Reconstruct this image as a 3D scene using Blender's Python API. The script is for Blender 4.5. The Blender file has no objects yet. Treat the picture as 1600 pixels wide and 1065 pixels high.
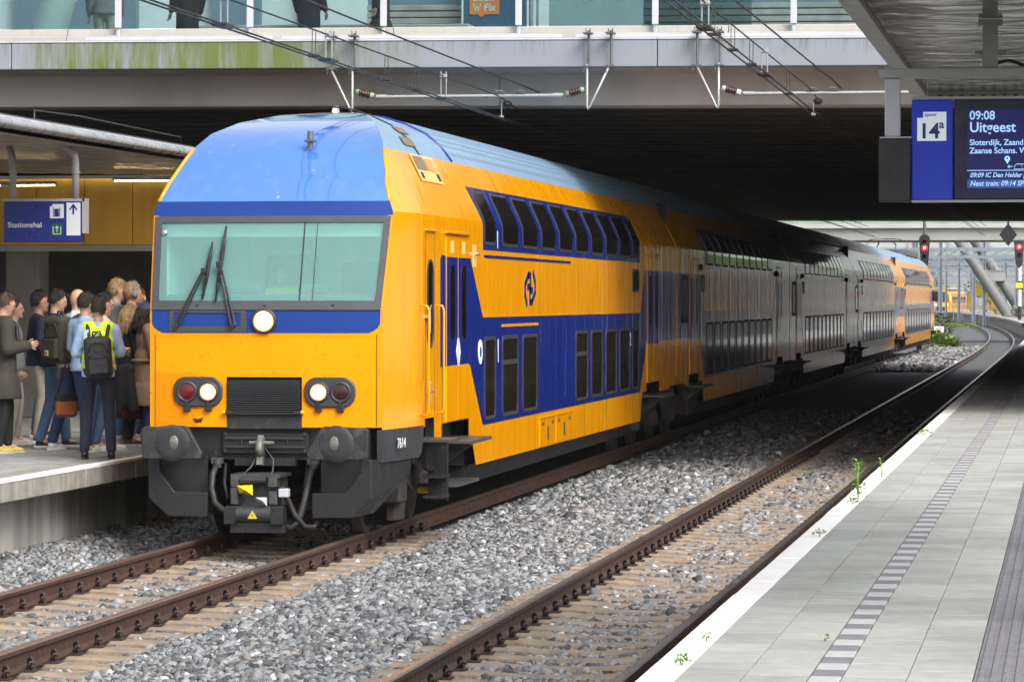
import bpy, math, random
import numpy as np
from mathutils import Vector, Matrix, Euler
R = math.radians
random.seed(7)
rng = np.random.default_rng(11)
scn = bpy.context.scene
col = scn.collection

# ------------------------------------------------------------------ camera
cam_d = bpy.data.cameras.new('camera')
cam_d.sensor_width = 36.0
cam_d.lens = 124.83
cam_d.clip_start = 0.2
cam_d.clip_end = 6000.0
cam = bpy.data.objects.new('camera', cam_d)
cam.location = (0.0, 0.0, 2.508)
cam.rotation_euler = (R(90 - 0.678), 0.0, R(8.947))
col.objects.link(cam)
scn.camera = cam

# ------------------------------------------------------------------ sky, sun, exposure
SUN_EL, SUN_AZ = 43.0, 135.0          # azimuth clockwise from +Y: behind the camera, a little to its right
world = bpy.data.worlds.new('World')
scn.world = world
world.use_nodes = True
wn = world.node_tree.nodes; wl = world.node_tree.links
wn.clear()
w_out = wn.new('ShaderNodeOutputWorld'); w_bg = wn.new('ShaderNodeBackground')
w_sky = wn.new('ShaderNodeTexSky'); w_sky.sky_type = 'NISHITA'
w_sky.sun_disc = False
w_sky.sun_elevation = R(SUN_EL); w_sky.sun_rotation = R(SUN_AZ)
w_sky.air_density = 1.0; w_sky.dust_density = 4.0; w_sky.ozone_density = 1.0
w_hs = wn.new('ShaderNodeHueSaturation'); w_hs.inputs['Saturation'].default_value = 0.30   # thin white overcast
w_bg.inputs['Strength'].default_value = 0.15
wl.new(w_sky.outputs[0], w_hs.inputs['Color']); wl.new(w_hs.outputs[0], w_bg.inputs['Color'])
wl.new(w_bg.outputs[0], w_out.inputs['Surface'])

sun_d = bpy.data.lights.new('sun', 'SUN')
sun_d.energy = 1.4
sun_d.angle = R(30)
sun_d.color = (1.0, 0.965, 0.91)
sun = bpy.data.objects.new('sun', sun_d)
_az, _el = R(SUN_AZ), R(SUN_EL)
_dir = Vector((math.sin(_az) * math.cos(_el), math.cos(_az) * math.cos(_el), math.sin(_el)))
sun.rotation_euler = _dir.to_track_quat('Z', 'Y').to_euler()
sun.location = (0, -10, 40)
col.objects.link(sun)

scn.view_settings.view_transform = 'Standard'
scn.view_settings.look = 'None'
scn.view_settings.exposure = 1.0
scn.view_settings.gamma = 1.0
scn.view_settings.use_curve_mapping = False
scn.render.engine = 'CYCLES'
scn.cycles.use_denoising = True
scn.cycles.max_bounces = 7
scn.cycles.diffuse_bounces = 4
scn.cycles.glossy_bounces = 4
scn.cycles.transparent_max_bounces = 10
scn.cycles.sample_clamp_indirect = 6.0
scn.cycles.caustics_reflective = False
scn.cycles.caustics_refractive = False

# ------------------------------------------------------------------ mesh helpers
class MB:
    """collects faces, builds ONE mesh object"""
    def __init__(s):
        s.v = []; s.f = []; s.m = []; s.mi = 0; s.sm = []; s.smooth = False
    def add(s, verts, faces):
        o = len(s.v)
        s.v.extend([tuple(p) for p in verts])
        for f in faces:
            s.f.append([i + o for i in f]); s.m.append(s.mi); s.sm.append(s.smooth)
        return s
    def box(s, x0, x1, y0, y1, z0, z1):
        v = [(x0,y0,z0),(x1,y0,z0),(x1,y1,z0),(x0,y1,z0),(x0,y0,z1),(x1,y0,z1),(x1,y1,z1),(x0,y1,z1)]
        return s.add(v, [(3,2,1,0),(4,5,6,7),(0,1,5,4),(1,2,6,5),(2,3,7,6),(3,0,4,7)])
    def bbox(s, x0, x1, y0, y1, z0, z1, b=0.01):
        """box with a bevelled top rim and bevelled upright edges"""
        def ring(i, z):
            return [(x0+i+b,y0+i,z),(x1-i-b,y0+i,z),(x1-i,y0+i+b,z),(x1-i,y1-i-b,z),(x1-i-b,y1-i,z),(x0+i+b,y1-i,z),(x0+i,y1-i-b,z),(x0+i,y0+i+b,z)]
        v = ring(b,z0)+ring(0,z0+b)+ring(0,z1-b)+ring(b,z1)
        f = [tuple(range(7,-1,-1)), tuple(range(24,32))]
        for k in range(3):
            for i in range(8):
                j = (i+1) % 8
                f.append((k*8+i, k*8+j, k*8+8+j, k*8+8+i))
        return s.add(v, f)
    def prism(s, poly, axis, a0, a1):
        """poly: list of 2D points; axis 'x': (y,z), 'y': (x,z), 'z': (x,y)"""
        n = len(poly)
        def P(p, a):
            return (a,p[0],p[1]) if axis=='x' else (p[0],a,p[1]) if axis=='y' else (p[0],p[1],a)
        v = [P(p,a0) for p in poly] + [P(p,a1) for p in poly]
        f = [tuple(range(n-1,-1,-1)), tuple(range(n,2*n))]
        for i in range(n):
            j = (i+1) % n
            f.append((i, j, n+j, n+i))
        return s.add(v, f)
    def cyl(s, p0, p1, r0, r1=None, n=10, cap=True):
        p0 = Vector(p0); p1 = Vector(p1); r1 = r0 if r1 is None else r1
        d = (p1-p0)
        if d.length < 1e-6: return s
        d.normalize()
        a = d.orthogonal().normalized(); b = d.cross(a)
        v = []
        for p, r in ((p0,r0),(p1,r1)):
            for i in range(n):
                t = 2*math.pi*i/n
                v.append(p + a*math.cos(t)*r + b*math.sin(t)*r)
        f = [(i,(i+1)%n,n+(i+1)%n,n+i) for i in range(n)]
        old = s.smooth; s.smooth = n > 6
        s.add(v, f); s.smooth = old
        if cap:
            s.add(v[:n], [tuple(range(n-1,-1,-1))]); s.add(v[n:], [tuple(range(n))])
        return s
    def tube(s, pts, r, n=6, closed=False):
        pts = [Vector(p) for p in pts]; m = len(pts)
        rr = r if isinstance(r,(list,tuple)) else [r]*m
        v = []; prev = None
        for i, p in enumerate(pts):
            if closed: d = pts[(i+1)%m]-pts[i-1]
            else: d = pts[min(i+1,m-1)]-pts[max(i-1,0)]
            d.normalize()
            if prev is None: a = d.orthogonal().normalized()
            else:
                a = prev - d*prev.dot(d)
                a = a.normalized() if a.length > 1e-6 else d.orthogonal().normalized()
            prev = a; b = d.cross(a)
            for k in range(n):
                t = 2*math.pi*k/n
                v.append(p + (a*math.cos(t)+b*math.sin(t))*rr[i])
        f = []
        for i in range(m if closed else m-1):
            j = (i+1) % m
            for k in range(n):
                l = (k+1) % n
                f.append((i*n+k, i*n+l, j*n+l, j*n+k))
        if not closed:
            f.append(tuple(range(n-1,-1,-1))); f.append(tuple((m-1)*n+k for k in range(n)))
        old = s.smooth; s.smooth = True
        s.add(v, f); s.smooth = old
        return s
    def lathe(s, prof, c, axis='z', n=20):
        """prof: (radius, height) pairs turned round an axis through c"""
        v = []
        for r, h in prof:
            for k in range(n):
                t = 2*math.pi*k/n
                a, b = r*math.cos(t), r*math.sin(t)
                v.append((c[0]+a,c[1]+b,c[2]+h) if axis=='z' else (c[0]+a,c[1]+h,c[2]+b) if axis=='y' else (c[0]+h,c[1]+a,c[2]+b))
        f = []
        for i in range(len(prof)-1):
            for k in range(n):
                l = (k+1) % n
                f.append((i*n+k, i*n+l, (i+1)*n+l, (i+1)*n+k))
        old = s.smooth; s.smooth = True
        s.add(v, f); s.smooth = old
        if prof[0][0] > 1e-5: s.add(v[:n], [tuple(range(n))])
        if prof[-1][0] > 1e-5: s.add(v[-n:], [tuple(range(n))])
        return s
    def sphere(s, c, rad, n=12, m=8, rot=None):
        rad = rad if isinstance(rad,(tuple,list)) else (rad,)*3
        c = Vector(c); v = []
        for i in range(m+1):
            ph = math.pi*i/m
            for k in range(n):
                t = 2*math.pi*k/n
                p = Vector((rad[0]*math.sin(ph)*math.cos(t), rad[1]*math.sin(ph)*math.sin(t), rad[2]*math.cos(ph)))
                if rot is not None: p = rot @ p
                v.append(c+p)
        f = []
        for i in range(m):
            for k in range(n):
                l = (k+1) % n
                f.append((i*n+k, (i+1)*n+k, (i+1)*n+l, i*n+l))
        old = s.smooth; s.smooth = True
        s.add(v, f); s.smooth = old
        return s
    def cap(s, p0, r0, p1, r1, n=12):
        """tapered capsule"""
        p0 = Vector(p0); p1 = Vector(p1)
        s.cyl(p0, p1, r0, r1, n); s.sphere(p0, r0, n, 6); s.sphere(p1, r1, n, 6)
        return s
    def grid(s, rows):
        """rows: equal-length lists of points -> quads"""
        n = len(rows[0]); v = [p for r in rows for p in r]; f = []
        for i in range(len(rows)-1):
            for k in range(n-1):
                f.append((i*n+k, i*n+k+1, (i+1)*n+k+1, (i+1)*n+k))
        return s.add(v, f)
    def mesh(s, name, mats):
        me = bpy.data.meshes.new(name)
        me.from_pydata(s.v, [], s.f)
        for m in (mats if isinstance(mats,(list,tuple)) else [mats]):
            me.materials.append(M[m] if isinstance(m,str) else m)
        me.polygons.foreach_set('material_index', s.m)
        me.polygons.foreach_set('use_smooth', s.sm)
        me.update()
        return me
    def build(s, name, mats, parent=None, loc=None, fix=True):
        me = s.mesh(name, mats)
        if fix: fix_normals(me)
        return link(name, me, parent, loc)

import bmesh
def fix_normals(me):
    bm = bmesh.new(); bm.from_mesh(me)
    bmesh.ops.recalc_face_normals(bm, faces=bm.faces)
    bm.to_mesh(me); bm.free()
def link(name, data, parent=None, loc=None, rot=None):
    o = bpy.data.objects.new(name, data)
    if parent is not None: o.parent = parent
    if loc is not None: o.location = loc
    if rot is not None: o.rotation_euler = rot
    col.objects.link(o)
    return o
def tag(o, label=None, cat=None, group=None, kind=None):
    if label: o['label'] = label
    if cat: o['category'] = cat
    if group: o['group'] = group
    if kind: o['kind'] = kind
    return o
def empty(name, loc=(0,0,0), rz=0.0, label=None, cat=None, group=None):
    o = link(name, None, None, loc, (0,0,rz))
    return tag(o, label, cat, group)
def smooth_mod(o, bevel=0.0, seg=2, angle=40):
    if bevel:
        m = o.modifiers.new('bevel', 'BEVEL'); m.width = bevel; m.segments = seg; m.limit_method = 'ANGLE'; m.angle_limit = R(angle)
        m.harden_normals = False
    return o
def copy_tree(o, parent=None):
    c = o.copy(); col.objects.link(c); c.parent = parent
    for ch in list(o.children): copy_tree(ch, c)
    return c
def rrect(x0, x1, z0, z1, r, n=5):
    """rounded rectangle outline"""
    pts = []
    r = min(r, abs(x1-x0)/2-1e-4, abs(z1-z0)/2-1e-4)
    for cx, cz, a0 in ((x1-r,z1-r,0),(x0+r,z1-r,90),(x0+r,z0+r,180),(x1-r,z0+r,270)):
        for k in range(n+1):
            t = R(a0+90*k/n)
            pts.append((cx+r*math.cos(t), cz+r*math.sin(t)))
    return pts

# ------------------------------------------------------------------ materials
M = {}
def mat(name, c, rough=0.6, metal=0.0, var=0.15, vs=3.0, streak=0.0, sc=None, ss=(9,9,0.5), bump=0.0, bs=40.0,
        coat=0.0, emit=None, es=0.0, spec=0.5, c2=None, speck=0.0, spc=(0.05,0.04,0.03), spsc=120.0, rvar=0.12, thr=(0.45,0.7), spt=(0.66,0.72), world=False):
    m = bpy.data.materials.new(name); m.use_nodes = True
    nt = m.node_tree; N = nt.nodes; L = nt.links
    b = N['Principled BSDF']
    b.inputs['Roughness'].default_value = rough; b.inputs['Metallic'].default_value = metal
    b.inputs['Specular IOR Level'].default_value = spec
    if coat: b.inputs['Coat Weight'].default_value = coat; b.inputs['Coat Roughness'].default_value = 0.06
    tc = N.new('ShaderNodeTexCoord'); co = N.new('ShaderNodeNewGeometry').outputs['Position'] if world else tc.outputs['Object']
    def noise(scale, detail=4.0, vec=None, map_s=None):
        n = N.new('ShaderNodeTexNoise'); n.inputs['Scale'].default_value = scale; n.inputs['Detail'].default_value = detail
        if map_s is not None:
            mp = N.new('ShaderNodeMapping'); mp.inputs['Scale'].default_value = map_s
            L.new(co, mp.inputs['Vector']); L.new(mp.outputs[0], n.inputs['Vector'])
        else: L.new(co, n.inputs['Vector'])
        return n.outputs[0]
    def ramp(sock, lo, hi):
        r = N.new('ShaderNodeMapRange'); r.inputs['From Min'].default_value = lo; r.inputs['From Max'].default_value = hi
        L.new(sock, r.inputs['Value']); return r.outputs[0]
    def mix(fac, a, bcol):
        x = N.new('ShaderNodeMix'); x.data_type = 'RGBA'
        if isinstance(fac, float): x.inputs['Factor'].default_value = fac
        else: L.new(fac, x.inputs['Factor'])
        for s_, val in ((x.inputs[6], a), (x.inputs[7], bcol)):
            if isinstance(val, tuple): s_.default_value = (*val, 1)
            else: L.new(val, s_)
        return x.outputs[2]
    def mul(sock, k):
        q = N.new('ShaderNodeMath'); q.operation = 'MULTIPLY'; L.new(sock, q.inputs[0]); q.inputs[1].default_value = k
        return q.outputs[0]
    lo = c2 if c2 else tuple(x*(1-var) for x in c); hi = c if c2 else tuple(min(1,x*(1+var)) for x in c)
    cur = mix(ramp(noise(vs, 6), 0.3, 0.7), lo, hi)
    if streak:
        s_ = ramp(noise(1.0, 5, map_s=ss), thr[0], thr[1])
        cur = mix(mul(s_, streak), cur, sc if sc else (0.05,0.045,0.04))
    if speck:
        s_ = ramp(noise(spsc, 2), spt[0], spt[1])
        cur = mix(mul(s_, speck), cur, spc)
    L.new(cur, b.inputs['Base Color'])
    if rvar:
        rr = N.new('ShaderNodeMapRange'); rr.inputs['To Min'].default_value = max(0.02, rough-rvar); rr.inputs['To Max'].default_value = min(1, rough+rvar)
        rr.inputs['From Min'].default_value = 0.3; rr.inputs['From Max'].default_value = 0.7
        L.new(noise(vs*2.3, 3), rr.inputs['Value']); L.new(rr.outputs[0], b.inputs['Roughness'])
    if bump:
        bn = N.new('ShaderNodeBump'); bn.inputs['Strength'].default_value = bump; bn.inputs['Distance'].default_value = 0.02
        L.new(noise(bs, 6), bn.inputs['Height']); L.new(bn.outputs[0], b.inputs['Normal'])
    if emit:
        b.inputs['Emission Color'].default_value = (*emit,1); b.inputs['Emission Strength'].default_value = es
    M[name] = m
    return m
def isl_mat(name, cols, rough=0.85, bump=0.5, bs=60.0, ns=25.0):
    """one colour of a ramp per loose island (stones, leaves)"""
    m = bpy.data.materials.new(name); m.use_nodes = True
    N = m.node_tree.nodes; L = m.node_tree.links; b = N['Principled BSDF']
    b.inputs['Roughness'].default_value = rough
    g = N.new('ShaderNodeNewGeometry'); cr = N.new('ShaderNodeValToRGB')
    cr.color_ramp.interpolation = 'LINEAR'
    while len(cr.color_ramp.elements) < len(cols): cr.color_ramp.elements.new(0.5)
    for e, (p, c) in zip(cr.color_ramp.elements, cols): e.position = p; e.color = (*c,1)
    L.new(g.outputs['Random Per Island'], cr.inputs[0])
    tc = N.new('ShaderNodeTexCoord'); n = N.new('ShaderNodeTexNoise'); n.inputs['Scale'].default_value = ns; n.inputs['Detail'].default_value = 4
    L.new(tc.outputs['Object'], n.inputs['Vector'])
    mx = N.new('ShaderNodeMix'); mx.data_type = 'RGBA'; mx.blend_type = 'MULTIPLY'; mx.inputs[0].default_value = 0.6
    r = N.new('ShaderNodeMapRange'); r.inputs['From Min'].default_value = 0.3; r.inputs['From Max'].default_value = 0.7; r.inputs['To Min'].default_value = 0.55; r.inputs['To Max'].default_value = 1.25
    L.new(n.outputs[0], r.inputs['Value']); L.new(cr.outputs[0], mx.inputs[6]); L.new(r.outputs[0], mx.inputs[7])
    L.new(mx.outputs[2], b.inputs['Base Color'])
    if bump:
        bn = N.new('ShaderNodeBump'); bn.inputs['Strength'].default_value = bump; bn.inputs['Distance'].default_value = 0.01
        L.new(n.outputs[0], bn.inputs['Height']); L.new(bn.outputs[0], b.inputs['Normal'])
    M[name] = m
    return m
def paint_mat(name, c, c_dirt, rough=0.16, dirt=0.25, ripple=0.35, coat=0.4, coat_ior=1.5, spec=0.5, speck=0.0, spsc=55.0, spt=(0.66,0.72), spc=(0.05,0.04,0.03)):
    """coach paint: gloss, sheet-metal ripples that run up the side, streaks of dirt"""
    m = mat(name, c, rough=rough, var=0.06, vs=1.2, streak=dirt, sc=c_dirt, ss=(7,7,0.35), thr=(0.5,0.8), rvar=0.03, coat=coat, spec=spec, speck=speck, spsc=spsc, spt=spt, spc=spc)
    N = m.node_tree.nodes; L = m.node_tree.links; b = N['Principled BSDF']
    tc = N.new('ShaderNodeTexCoord'); mp = N.new('ShaderNodeMapping'); mp.inputs['Scale'].default_value = (1.0,4.6,0.16)
    L.new(tc.outputs['Object'], mp.inputs['Vector'])
    n = N.new('ShaderNodeTexNoise'); n.inputs['Scale'].default_value = 1.0; n.inputs['Detail'].default_value = 2.5
    L.new(mp.outputs[0], n.inputs['Vector'])
    bn = N.new('ShaderNodeBump'); bn.inputs['Strength'].default_value = ripple; bn.inputs['Distance'].default_value = 0.012
    L.new(n.outputs[0], bn.inputs['Height']); L.new(bn.outputs[0], b.inputs['Normal'])
    if coat: L.new(bn.outputs[0], b.inputs['Coat Normal']); b.inputs['Coat IOR'].default_value = coat_ior
    return m
def glass_mat(name, tint, transp, rough=0.03, back=(0.01,0.012,0.012)):
    """tinted sheet glass: mirror-like surface over a mix of tint and see-through"""
    m = bpy.data.materials.new(name); m.use_nodes = True
    N = m.node_tree.nodes; L = m.node_tree.links; b = N['Principled BSDF']; out = N['Material Output']
    b.inputs['Base Color'].default_value = (*back,1); b.inputs['Roughness'].default_value = rough
    b.inputs['Specular IOR Level'].default_value = 0.6
    t = N.new('ShaderNodeBsdfTransparent'); t.inputs[0].default_value = (*tint,1)
    x = N.new('ShaderNodeMixShader'); x.inputs[0].default_value = transp
    L.new(b.outputs[0], x.inputs[1]); L.new(t.outputs[0], x.inputs[2]); L.new(x.outputs[0], out.inputs['Surface'])
    M[name] = m
    return m
def emis(name, c, s):
    m = bpy.data.materials.new(name); m.use_nodes = True
    b = m.node_tree.nodes['Principled BSDF']
    b.inputs['Base Color'].default_value = (*[min(1,x) for x in c],1)
    b.inputs['Emission Color'].default_value = (*c,1); b.inputs['Emission Strength'].default_value = s
    M[name] = m
    return m

mat('concrete', (0.40,0.40,0.39), 0.85, var=0.14, vs=1.5, streak=0.25, sc=(0.22,0.20,0.17), ss=(3,3,0.25), bump=0.12)
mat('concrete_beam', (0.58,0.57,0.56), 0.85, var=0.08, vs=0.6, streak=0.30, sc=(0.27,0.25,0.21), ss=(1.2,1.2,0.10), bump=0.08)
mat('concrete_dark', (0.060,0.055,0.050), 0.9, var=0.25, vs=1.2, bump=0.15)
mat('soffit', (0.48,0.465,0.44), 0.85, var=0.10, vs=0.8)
mat('white_steel', (0.50,0.51,0.56), 0.45, var=0.06, vs=2, streak=0.12, sc=(0.30,0.28,0.25), ss=(5,5,0.5))
mat('galv', (0.34,0.35,0.36), 0.45, metal=0.4, var=0.18, vs=30)
mat('galv_dark', (0.13,0.13,0.13), 0.5, metal=0.5, var=0.25, vs=20)
mat('wire', (0.03,0.027,0.027), 0.6, metal=0.3, var=0.2)
mat('black_rubber', (0.018,0.018,0.019), 0.55, var=0.25, vs=8)
mat('black_plastic', (0.022,0.022,0.024), 0.4, var=0.2)
mat('rust', (0.085,0.040,0.026), 0.62, metal=0.15, c2=(0.050,0.026,0.019), vs=5, bump=0.1, bs=25)
mat('rail_top', (0.26,0.17,0.135), 0.36, metal=0.7, var=0.12, vs=.5, rvar=0.02)
mat('rail_top_used', (0.42,0.36,0.33), 0.26, metal=0.9, var=0.08, vs=.4, rvar=0.02)
mat('rust_clip', (0.040,0.024,0.018), 0.7, var=0.35, vs=40, world=True)
mat('sleeper', (0.31,0.235,0.17), 0.9, c2=(0.18,0.14,0.105), vs=6, bump=0.4, bs=30, streak=0.3, sc=(0.16,0.13,0.10), ss=(4,4,4), world=True)
isl_mat('ballast', [(0.0,(0.045,0.048,0.054)),(0.24,(0.105,0.110,0.115)),(0.54,(0.195,0.202,0.21)),(0.84,(0.31,0.318,0.325)),(0.95,(0.25,0.215,0.18)),(1.0,(0.55,0.56,0.57))], 0.82, 0.4, ns=30)
mat('ballast_bed', (0.09,0.093,0.10), 0.95, var=0.5, vs=22, bump=1.0, bs=16)
mat('ground', (0.16,0.15,0.12), 0.95, c2=(0.07,0.09,0.04), vs=0.05, bump=0.5, bs=6)
mat('tile', (0.305,0.312,0.292), 0.85, var=0.10, vs=9, speck=0.35, spc=(0.20,0.21,0.19), spsc=90, bump=0.2, bs=90, streak=0.6, sc=(0.19,0.195,0.175), ss=(1.1,.55,1.1), thr=(0.46,0.72), world=True)
mat('tile_b', (0.275,0.282,0.262), 0.85, var=0.12, vs=7, speck=0.35, spc=(0.20,0.21,0.19), spsc=90, bump=0.2, bs=90, streak=0.6, sc=(0.19,0.195,0.175), ss=(1.1,.55,1.1), thr=(0.46,0.72), world=True)
mat('tile_c', (0.33,0.335,0.315), 0.85, var=0.08, vs=11, speck=0.3, spc=(0.22,0.23,0.21), spsc=90, bump=0.2, bs=90, streak=0.6, sc=(0.19,0.195,0.175), ss=(1.1,.55,1.1), thr=(0.46,0.72), world=True)
mat('block_dark', (0.155,0.148,0.165), 0.85, var=0.12, vs=12, bump=0.2, bs=80, world=True)
mat('block_light', (0.36,0.365,0.36), 0.85, var=0.1, vs=12, bump=0.2, bs=80, world=True)
mat('tactile', (0.15,0.146,0.158), 0.8, var=0.15, vs=10, bump=0.15, bs=80, world=True)
mat('joint', (0.13,0.125,0.105), 0.95, c2=(0.09,0.10,0.06), vs=6)
mat('edge_white', (0.82,0.80,0.78), 0.7, var=0.05, vs=7, streak=0.18, sc=(0.62,0.50,0.46), ss=(6,1,6), bump=0.06, bs=60, world=True)
mat('platform_wall', (0.36,0.35,0.32), 0.85, var=0.15, vs=2, streak=0.7, sc=(0.09,0.085,0.072), ss=(2.6,2.6,0.10), thr=(0.40,0.68), bump=0.1, world=True)
mat('coping', (0.33,0.32,0.285), 0.9, c2=(0.20,0.195,0.165), vs=5, streak=0.5, sc=(0.10,0.10,0.085), ss=(6,6,0.6), bump=0.3, world=True)
mat('platform_grey', (0.34,0.36,0.35), 0.85, var=0.10, vs=1.5, streak=0.2, sc=(0.30,0.32,0.30), ss=(1.2,1.2,1.2))
# ================================================================== GROUND, TRACKS, PLATFORMS
T1, T2 = -8.26, -3.70            # track centre lines (x); rail heads lie at z = 0, tracks run along +y
PZ = 0.758                       # platform height
def off(y): return -max(0.0, y-160.0)**2/7000.0
YS = [4,60,110,160,180,200,220,240,260,285,310,340,370,400,440,480,520,560,600]
def strip(name, x0, x1, z, m, ys=YS, bend=True, thick=0.0):
    mb = MB()
    rows = [[(x0+(off(y) if bend else 0), y, z), (x1+(off(y) if bend else 0), y, z)] for y in ys]
    mb.grid(rows)
    return mb.build(name, m)
g = MB(); g.box(-1500,1500,-200,3500,-1.4,-0.46)
tag(g.build('ground', 'ground'), kind='structure')
tag(strip('ballast_bed', -11.2, -1.6, -0.275, 'ballast_bed'), kind='structure')

# --- rails
RP = [(-.06,-.172),(.06,-.172),(.06,-.158),(.012,-.135),(.009,-.055),(.034,-.042),(.036,-.012),(.024,0.0),(-.024,0.0),(-.036,-.012),(-.034,-.042),(-.009,-.055),(-.012,-.135),(-.06,-.158)]
def rail(parent, x, top):
    mb = MB(); n = len(RP)
    v = []
    for y in YS: v += [(x+p[0]+off(y), y, p[1]) for p in RP]
    for i in range(len(YS)-1):
        for k in range(n):
            l = (k+1) % n
            mb.mi = 1 if k in (6,7,8) else 0
            a = [v[i*n+k], v[i*n+l], v[(i+1)*n+l], v[(i+1)*n+k]]
            mb.add(a, [(0,1,2,3)])
    return mb.build('rail', ['rust', top], parent, fix=False)
# sleeper: concrete, higher under the rails, waisted between them
def sleeper_mesh():
    mb = MB()
    xs = [-1.30,-1.27,-.98,-.55,-.40,-.15,.15,.40,.55,.98,1.27,1.30]
    top = [-.215,-.19,-.178,-.178,-.192,-.205,-.205,-.192,-.178,-.178,-.19,-.215]
    rows = []
    for x, t in zip(xs, top):
        w = .115 if abs(x) > .45 else .10
        rows.append([(x,-w-.02,-.40),(x,-w,t-.02),(x,-w+.02,t),(x,w-.02,t),(x,w,t-.02),(x,w+.02,-.40)])
    mb.grid(rows)
    mb.add(rows[0], [(0,1,2,3,4,5)]); mb.add(rows[-1], [(5,4,3,2,1,0)])
    return mb.mesh('sleeper', 'sleeper')
def clip_mesh():
    mb = MB()
    mb.box(-.045,.055,-.06,.06,-.178,-.160)
    pts = []
    for k in range(14):                                     # coiled spring clip
        t = R(-40+300*k/13)
        pts.append((.012+.045*math.cos(t)*0.6+.01*k/13, -.045+.09*k/13, -.118+.042*math.sin(t)))
    mb.tube(pts, .0125, 5)
    mb.tube([(.0,-.05,-.15),(.03,-.055,-.10),(.05,-.03,-.12)], .011, 5)
    mb.cyl((.02,0,-.16),(.02,0,-.075), .012, n=6)
    return mb.mesh('rail_clip', 'rust_clip')
SLEEPER, CLIP = sleeper_mesh(), clip_mesh()
def track(xc, label, top, y0, y1, yclip):
    t = empty('railway_track', (0,0,0), 0, label, 'railway track', 'tracks between the platforms')
    for s in (-1,1): rail(t, xc+s*.7535, top)
    n = int((y1-y0)/.6)
    for i in range(n):
        y = y0+.6*i
        link('sleeper', SLEEPER, t, (xc, y, 0), (0,0,random.uniform(-.012,.012)))
        if y < yclip:
            for s in (-1,1):
                for q in (-1,1):
                    o = link('rail_clip', CLIP, t, (xc+s*.7535+q*.085, y, 0), (0,0,0 if q>0 else math.pi))
    return t
track(T1, 'rusty track that the yellow train stands on beside the crowd', 'rail_top', 24.13-3.0, 41.5, 41.0)
track(T2, 'empty track with shiny rails along the right platform edge', 'rail_top_used', 24.09-3.0, 75.0, 62.0)

# --- ballast stones (nobody could count them): numpy-built wedge-shaped stones
def stones(name, n, xr, yr, size, zbase, keep, label, seed):
    rg = np.random.default_rng(seed)
    x = rg.uniform(*xr, n); y = rg.uniform(*yr, n)
    k = keep(x, y, rg)
    x, y = x[k], y[k]; n = len(x)
    base = np.array([[-1,-1,-1],[1,-1,-1],[1,1,-1],[-1,1,-1],[-1,-1,1],[1,-1,1],[1,1,1],[-1,1,1]], float)*.5
    P = base[None]*(1+rg.uniform(-.38,.38,(n,8,3)))
    P[:,4:,:2] *= rg.uniform(.35,.95,(n,1,2))
    sz = rg.gamma(9, 1/9, n)*size
    P *= (sz[:,None]*np.stack([rg.uniform(.8,1.45,n), rg.uniform(.7,1.15,n), rg.uniform(.5,.85,n)],1))[:,None,:]
    a = rg.uniform(0,2*np.pi,(n,3)); a[:,0] = rg.normal(0,.5,n); a[:,1] = rg.normal(0,.5,n)
    c, s = np.cos(a), np.sin(a); Z = np.zeros(n); O = np.ones(n)
    def mk(r): return np.array(r).transpose(2,0,1)
    Rx = mk([[O,Z,Z],[Z,c[:,0],-s[:,0]],[Z,s[:,0],c[:,0]]]); Ry = mk([[c[:,1],Z,s[:,1]],[Z,O,Z],[-s[:,1],Z,c[:,1]]]); Rz = mk([[c[:,2],-s[:,2],Z],[s[:,2],c[:,2],Z],[Z,Z,O]])
    P = np.einsum('nij,nkj->nki', Rz@Ry@Rx, P)
    z = zbase(x, y) + rg.uniform(-.014,.016,n)
    P += np.stack([x,y,z],1)[:,None,:]
    F = np.array([[3,2,1,0],[4,5,6,7],[0,1,5,4],[1,2,6,5],[2,3,7,6],[3,0,4,7]])
    faces = (F[None]+8*np.arange(n)[:,None,None]).reshape(-1)
    me = bpy.data.meshes.new(name)
    me.vertices.add(8*n); me.vertices.foreach_set('co', P.reshape(-1))
    me.loops.add(len(faces)); me.loops.foreach_set('vertex_index', faces.astype(np.int32))
    me.polygons.add(6*n); me.polygons.foreach_set('loop_start', np.arange(0,24*n,4).astype(np.int32))
    me.update(calc_edges=True); me.validate()
    me.materials.append(M['ballast'])
    return tag(link(name, me), label, 'ballast', kind='stuff')
def keep(x, y, rg):
    k = np.ones(len(x), bool)
    for xc in (T1, T2):
        dx = np.abs(x-xc)
        k &= np.abs(dx-.7535) > .10
        ph = np.abs(((y-24.11+.3) % .6)-.3)
        on = (ph < .125) & (dx < 1.28)
        k &= ~(on & (rg.random(len(x)) > .22))
        k &= ~((dx < 1.28) & (rg.random(len(x)) < .12))
    k &= ~((x < -7.55) & (y > 43))
    # drop what lies left or below the picture
    k &= y > 21.5+np.maximum(0, (-3.0-x))*0.35
    return k
def zb(x, y):
    z = np.full(len(x), -.252)+np.where((np.abs(x-T1)<1.3)|(np.abs(x-T2)<1.3),+.013,.030)
    mid = np.exp(-((x-(T1+T2)/2)/.75)**2)*.035
    side = np.where(x < T1-1.35, (T1-1.35-x)*.16, 0)
    return z+mid+side+.008*np.sin(3*x+2*y)
stones('ballast_stones', 128000, (-10.9,-2.05), (21.5,42), .044, zb, keep, 'loose grey ballast stones nearest the camera around both tracks', 3)
stones('ballast_stones', 34000, (-7.55,-2.05), (42,67), .060, zb, keep, 'grey ballast stones fading into the dark under the bridge', 4)
stones('ballast_stones', 11000, (-7.55,-2.05), (67,86), .085, zb, keep, 'ballast stones deep in the dark under the bridge', 6)
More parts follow.
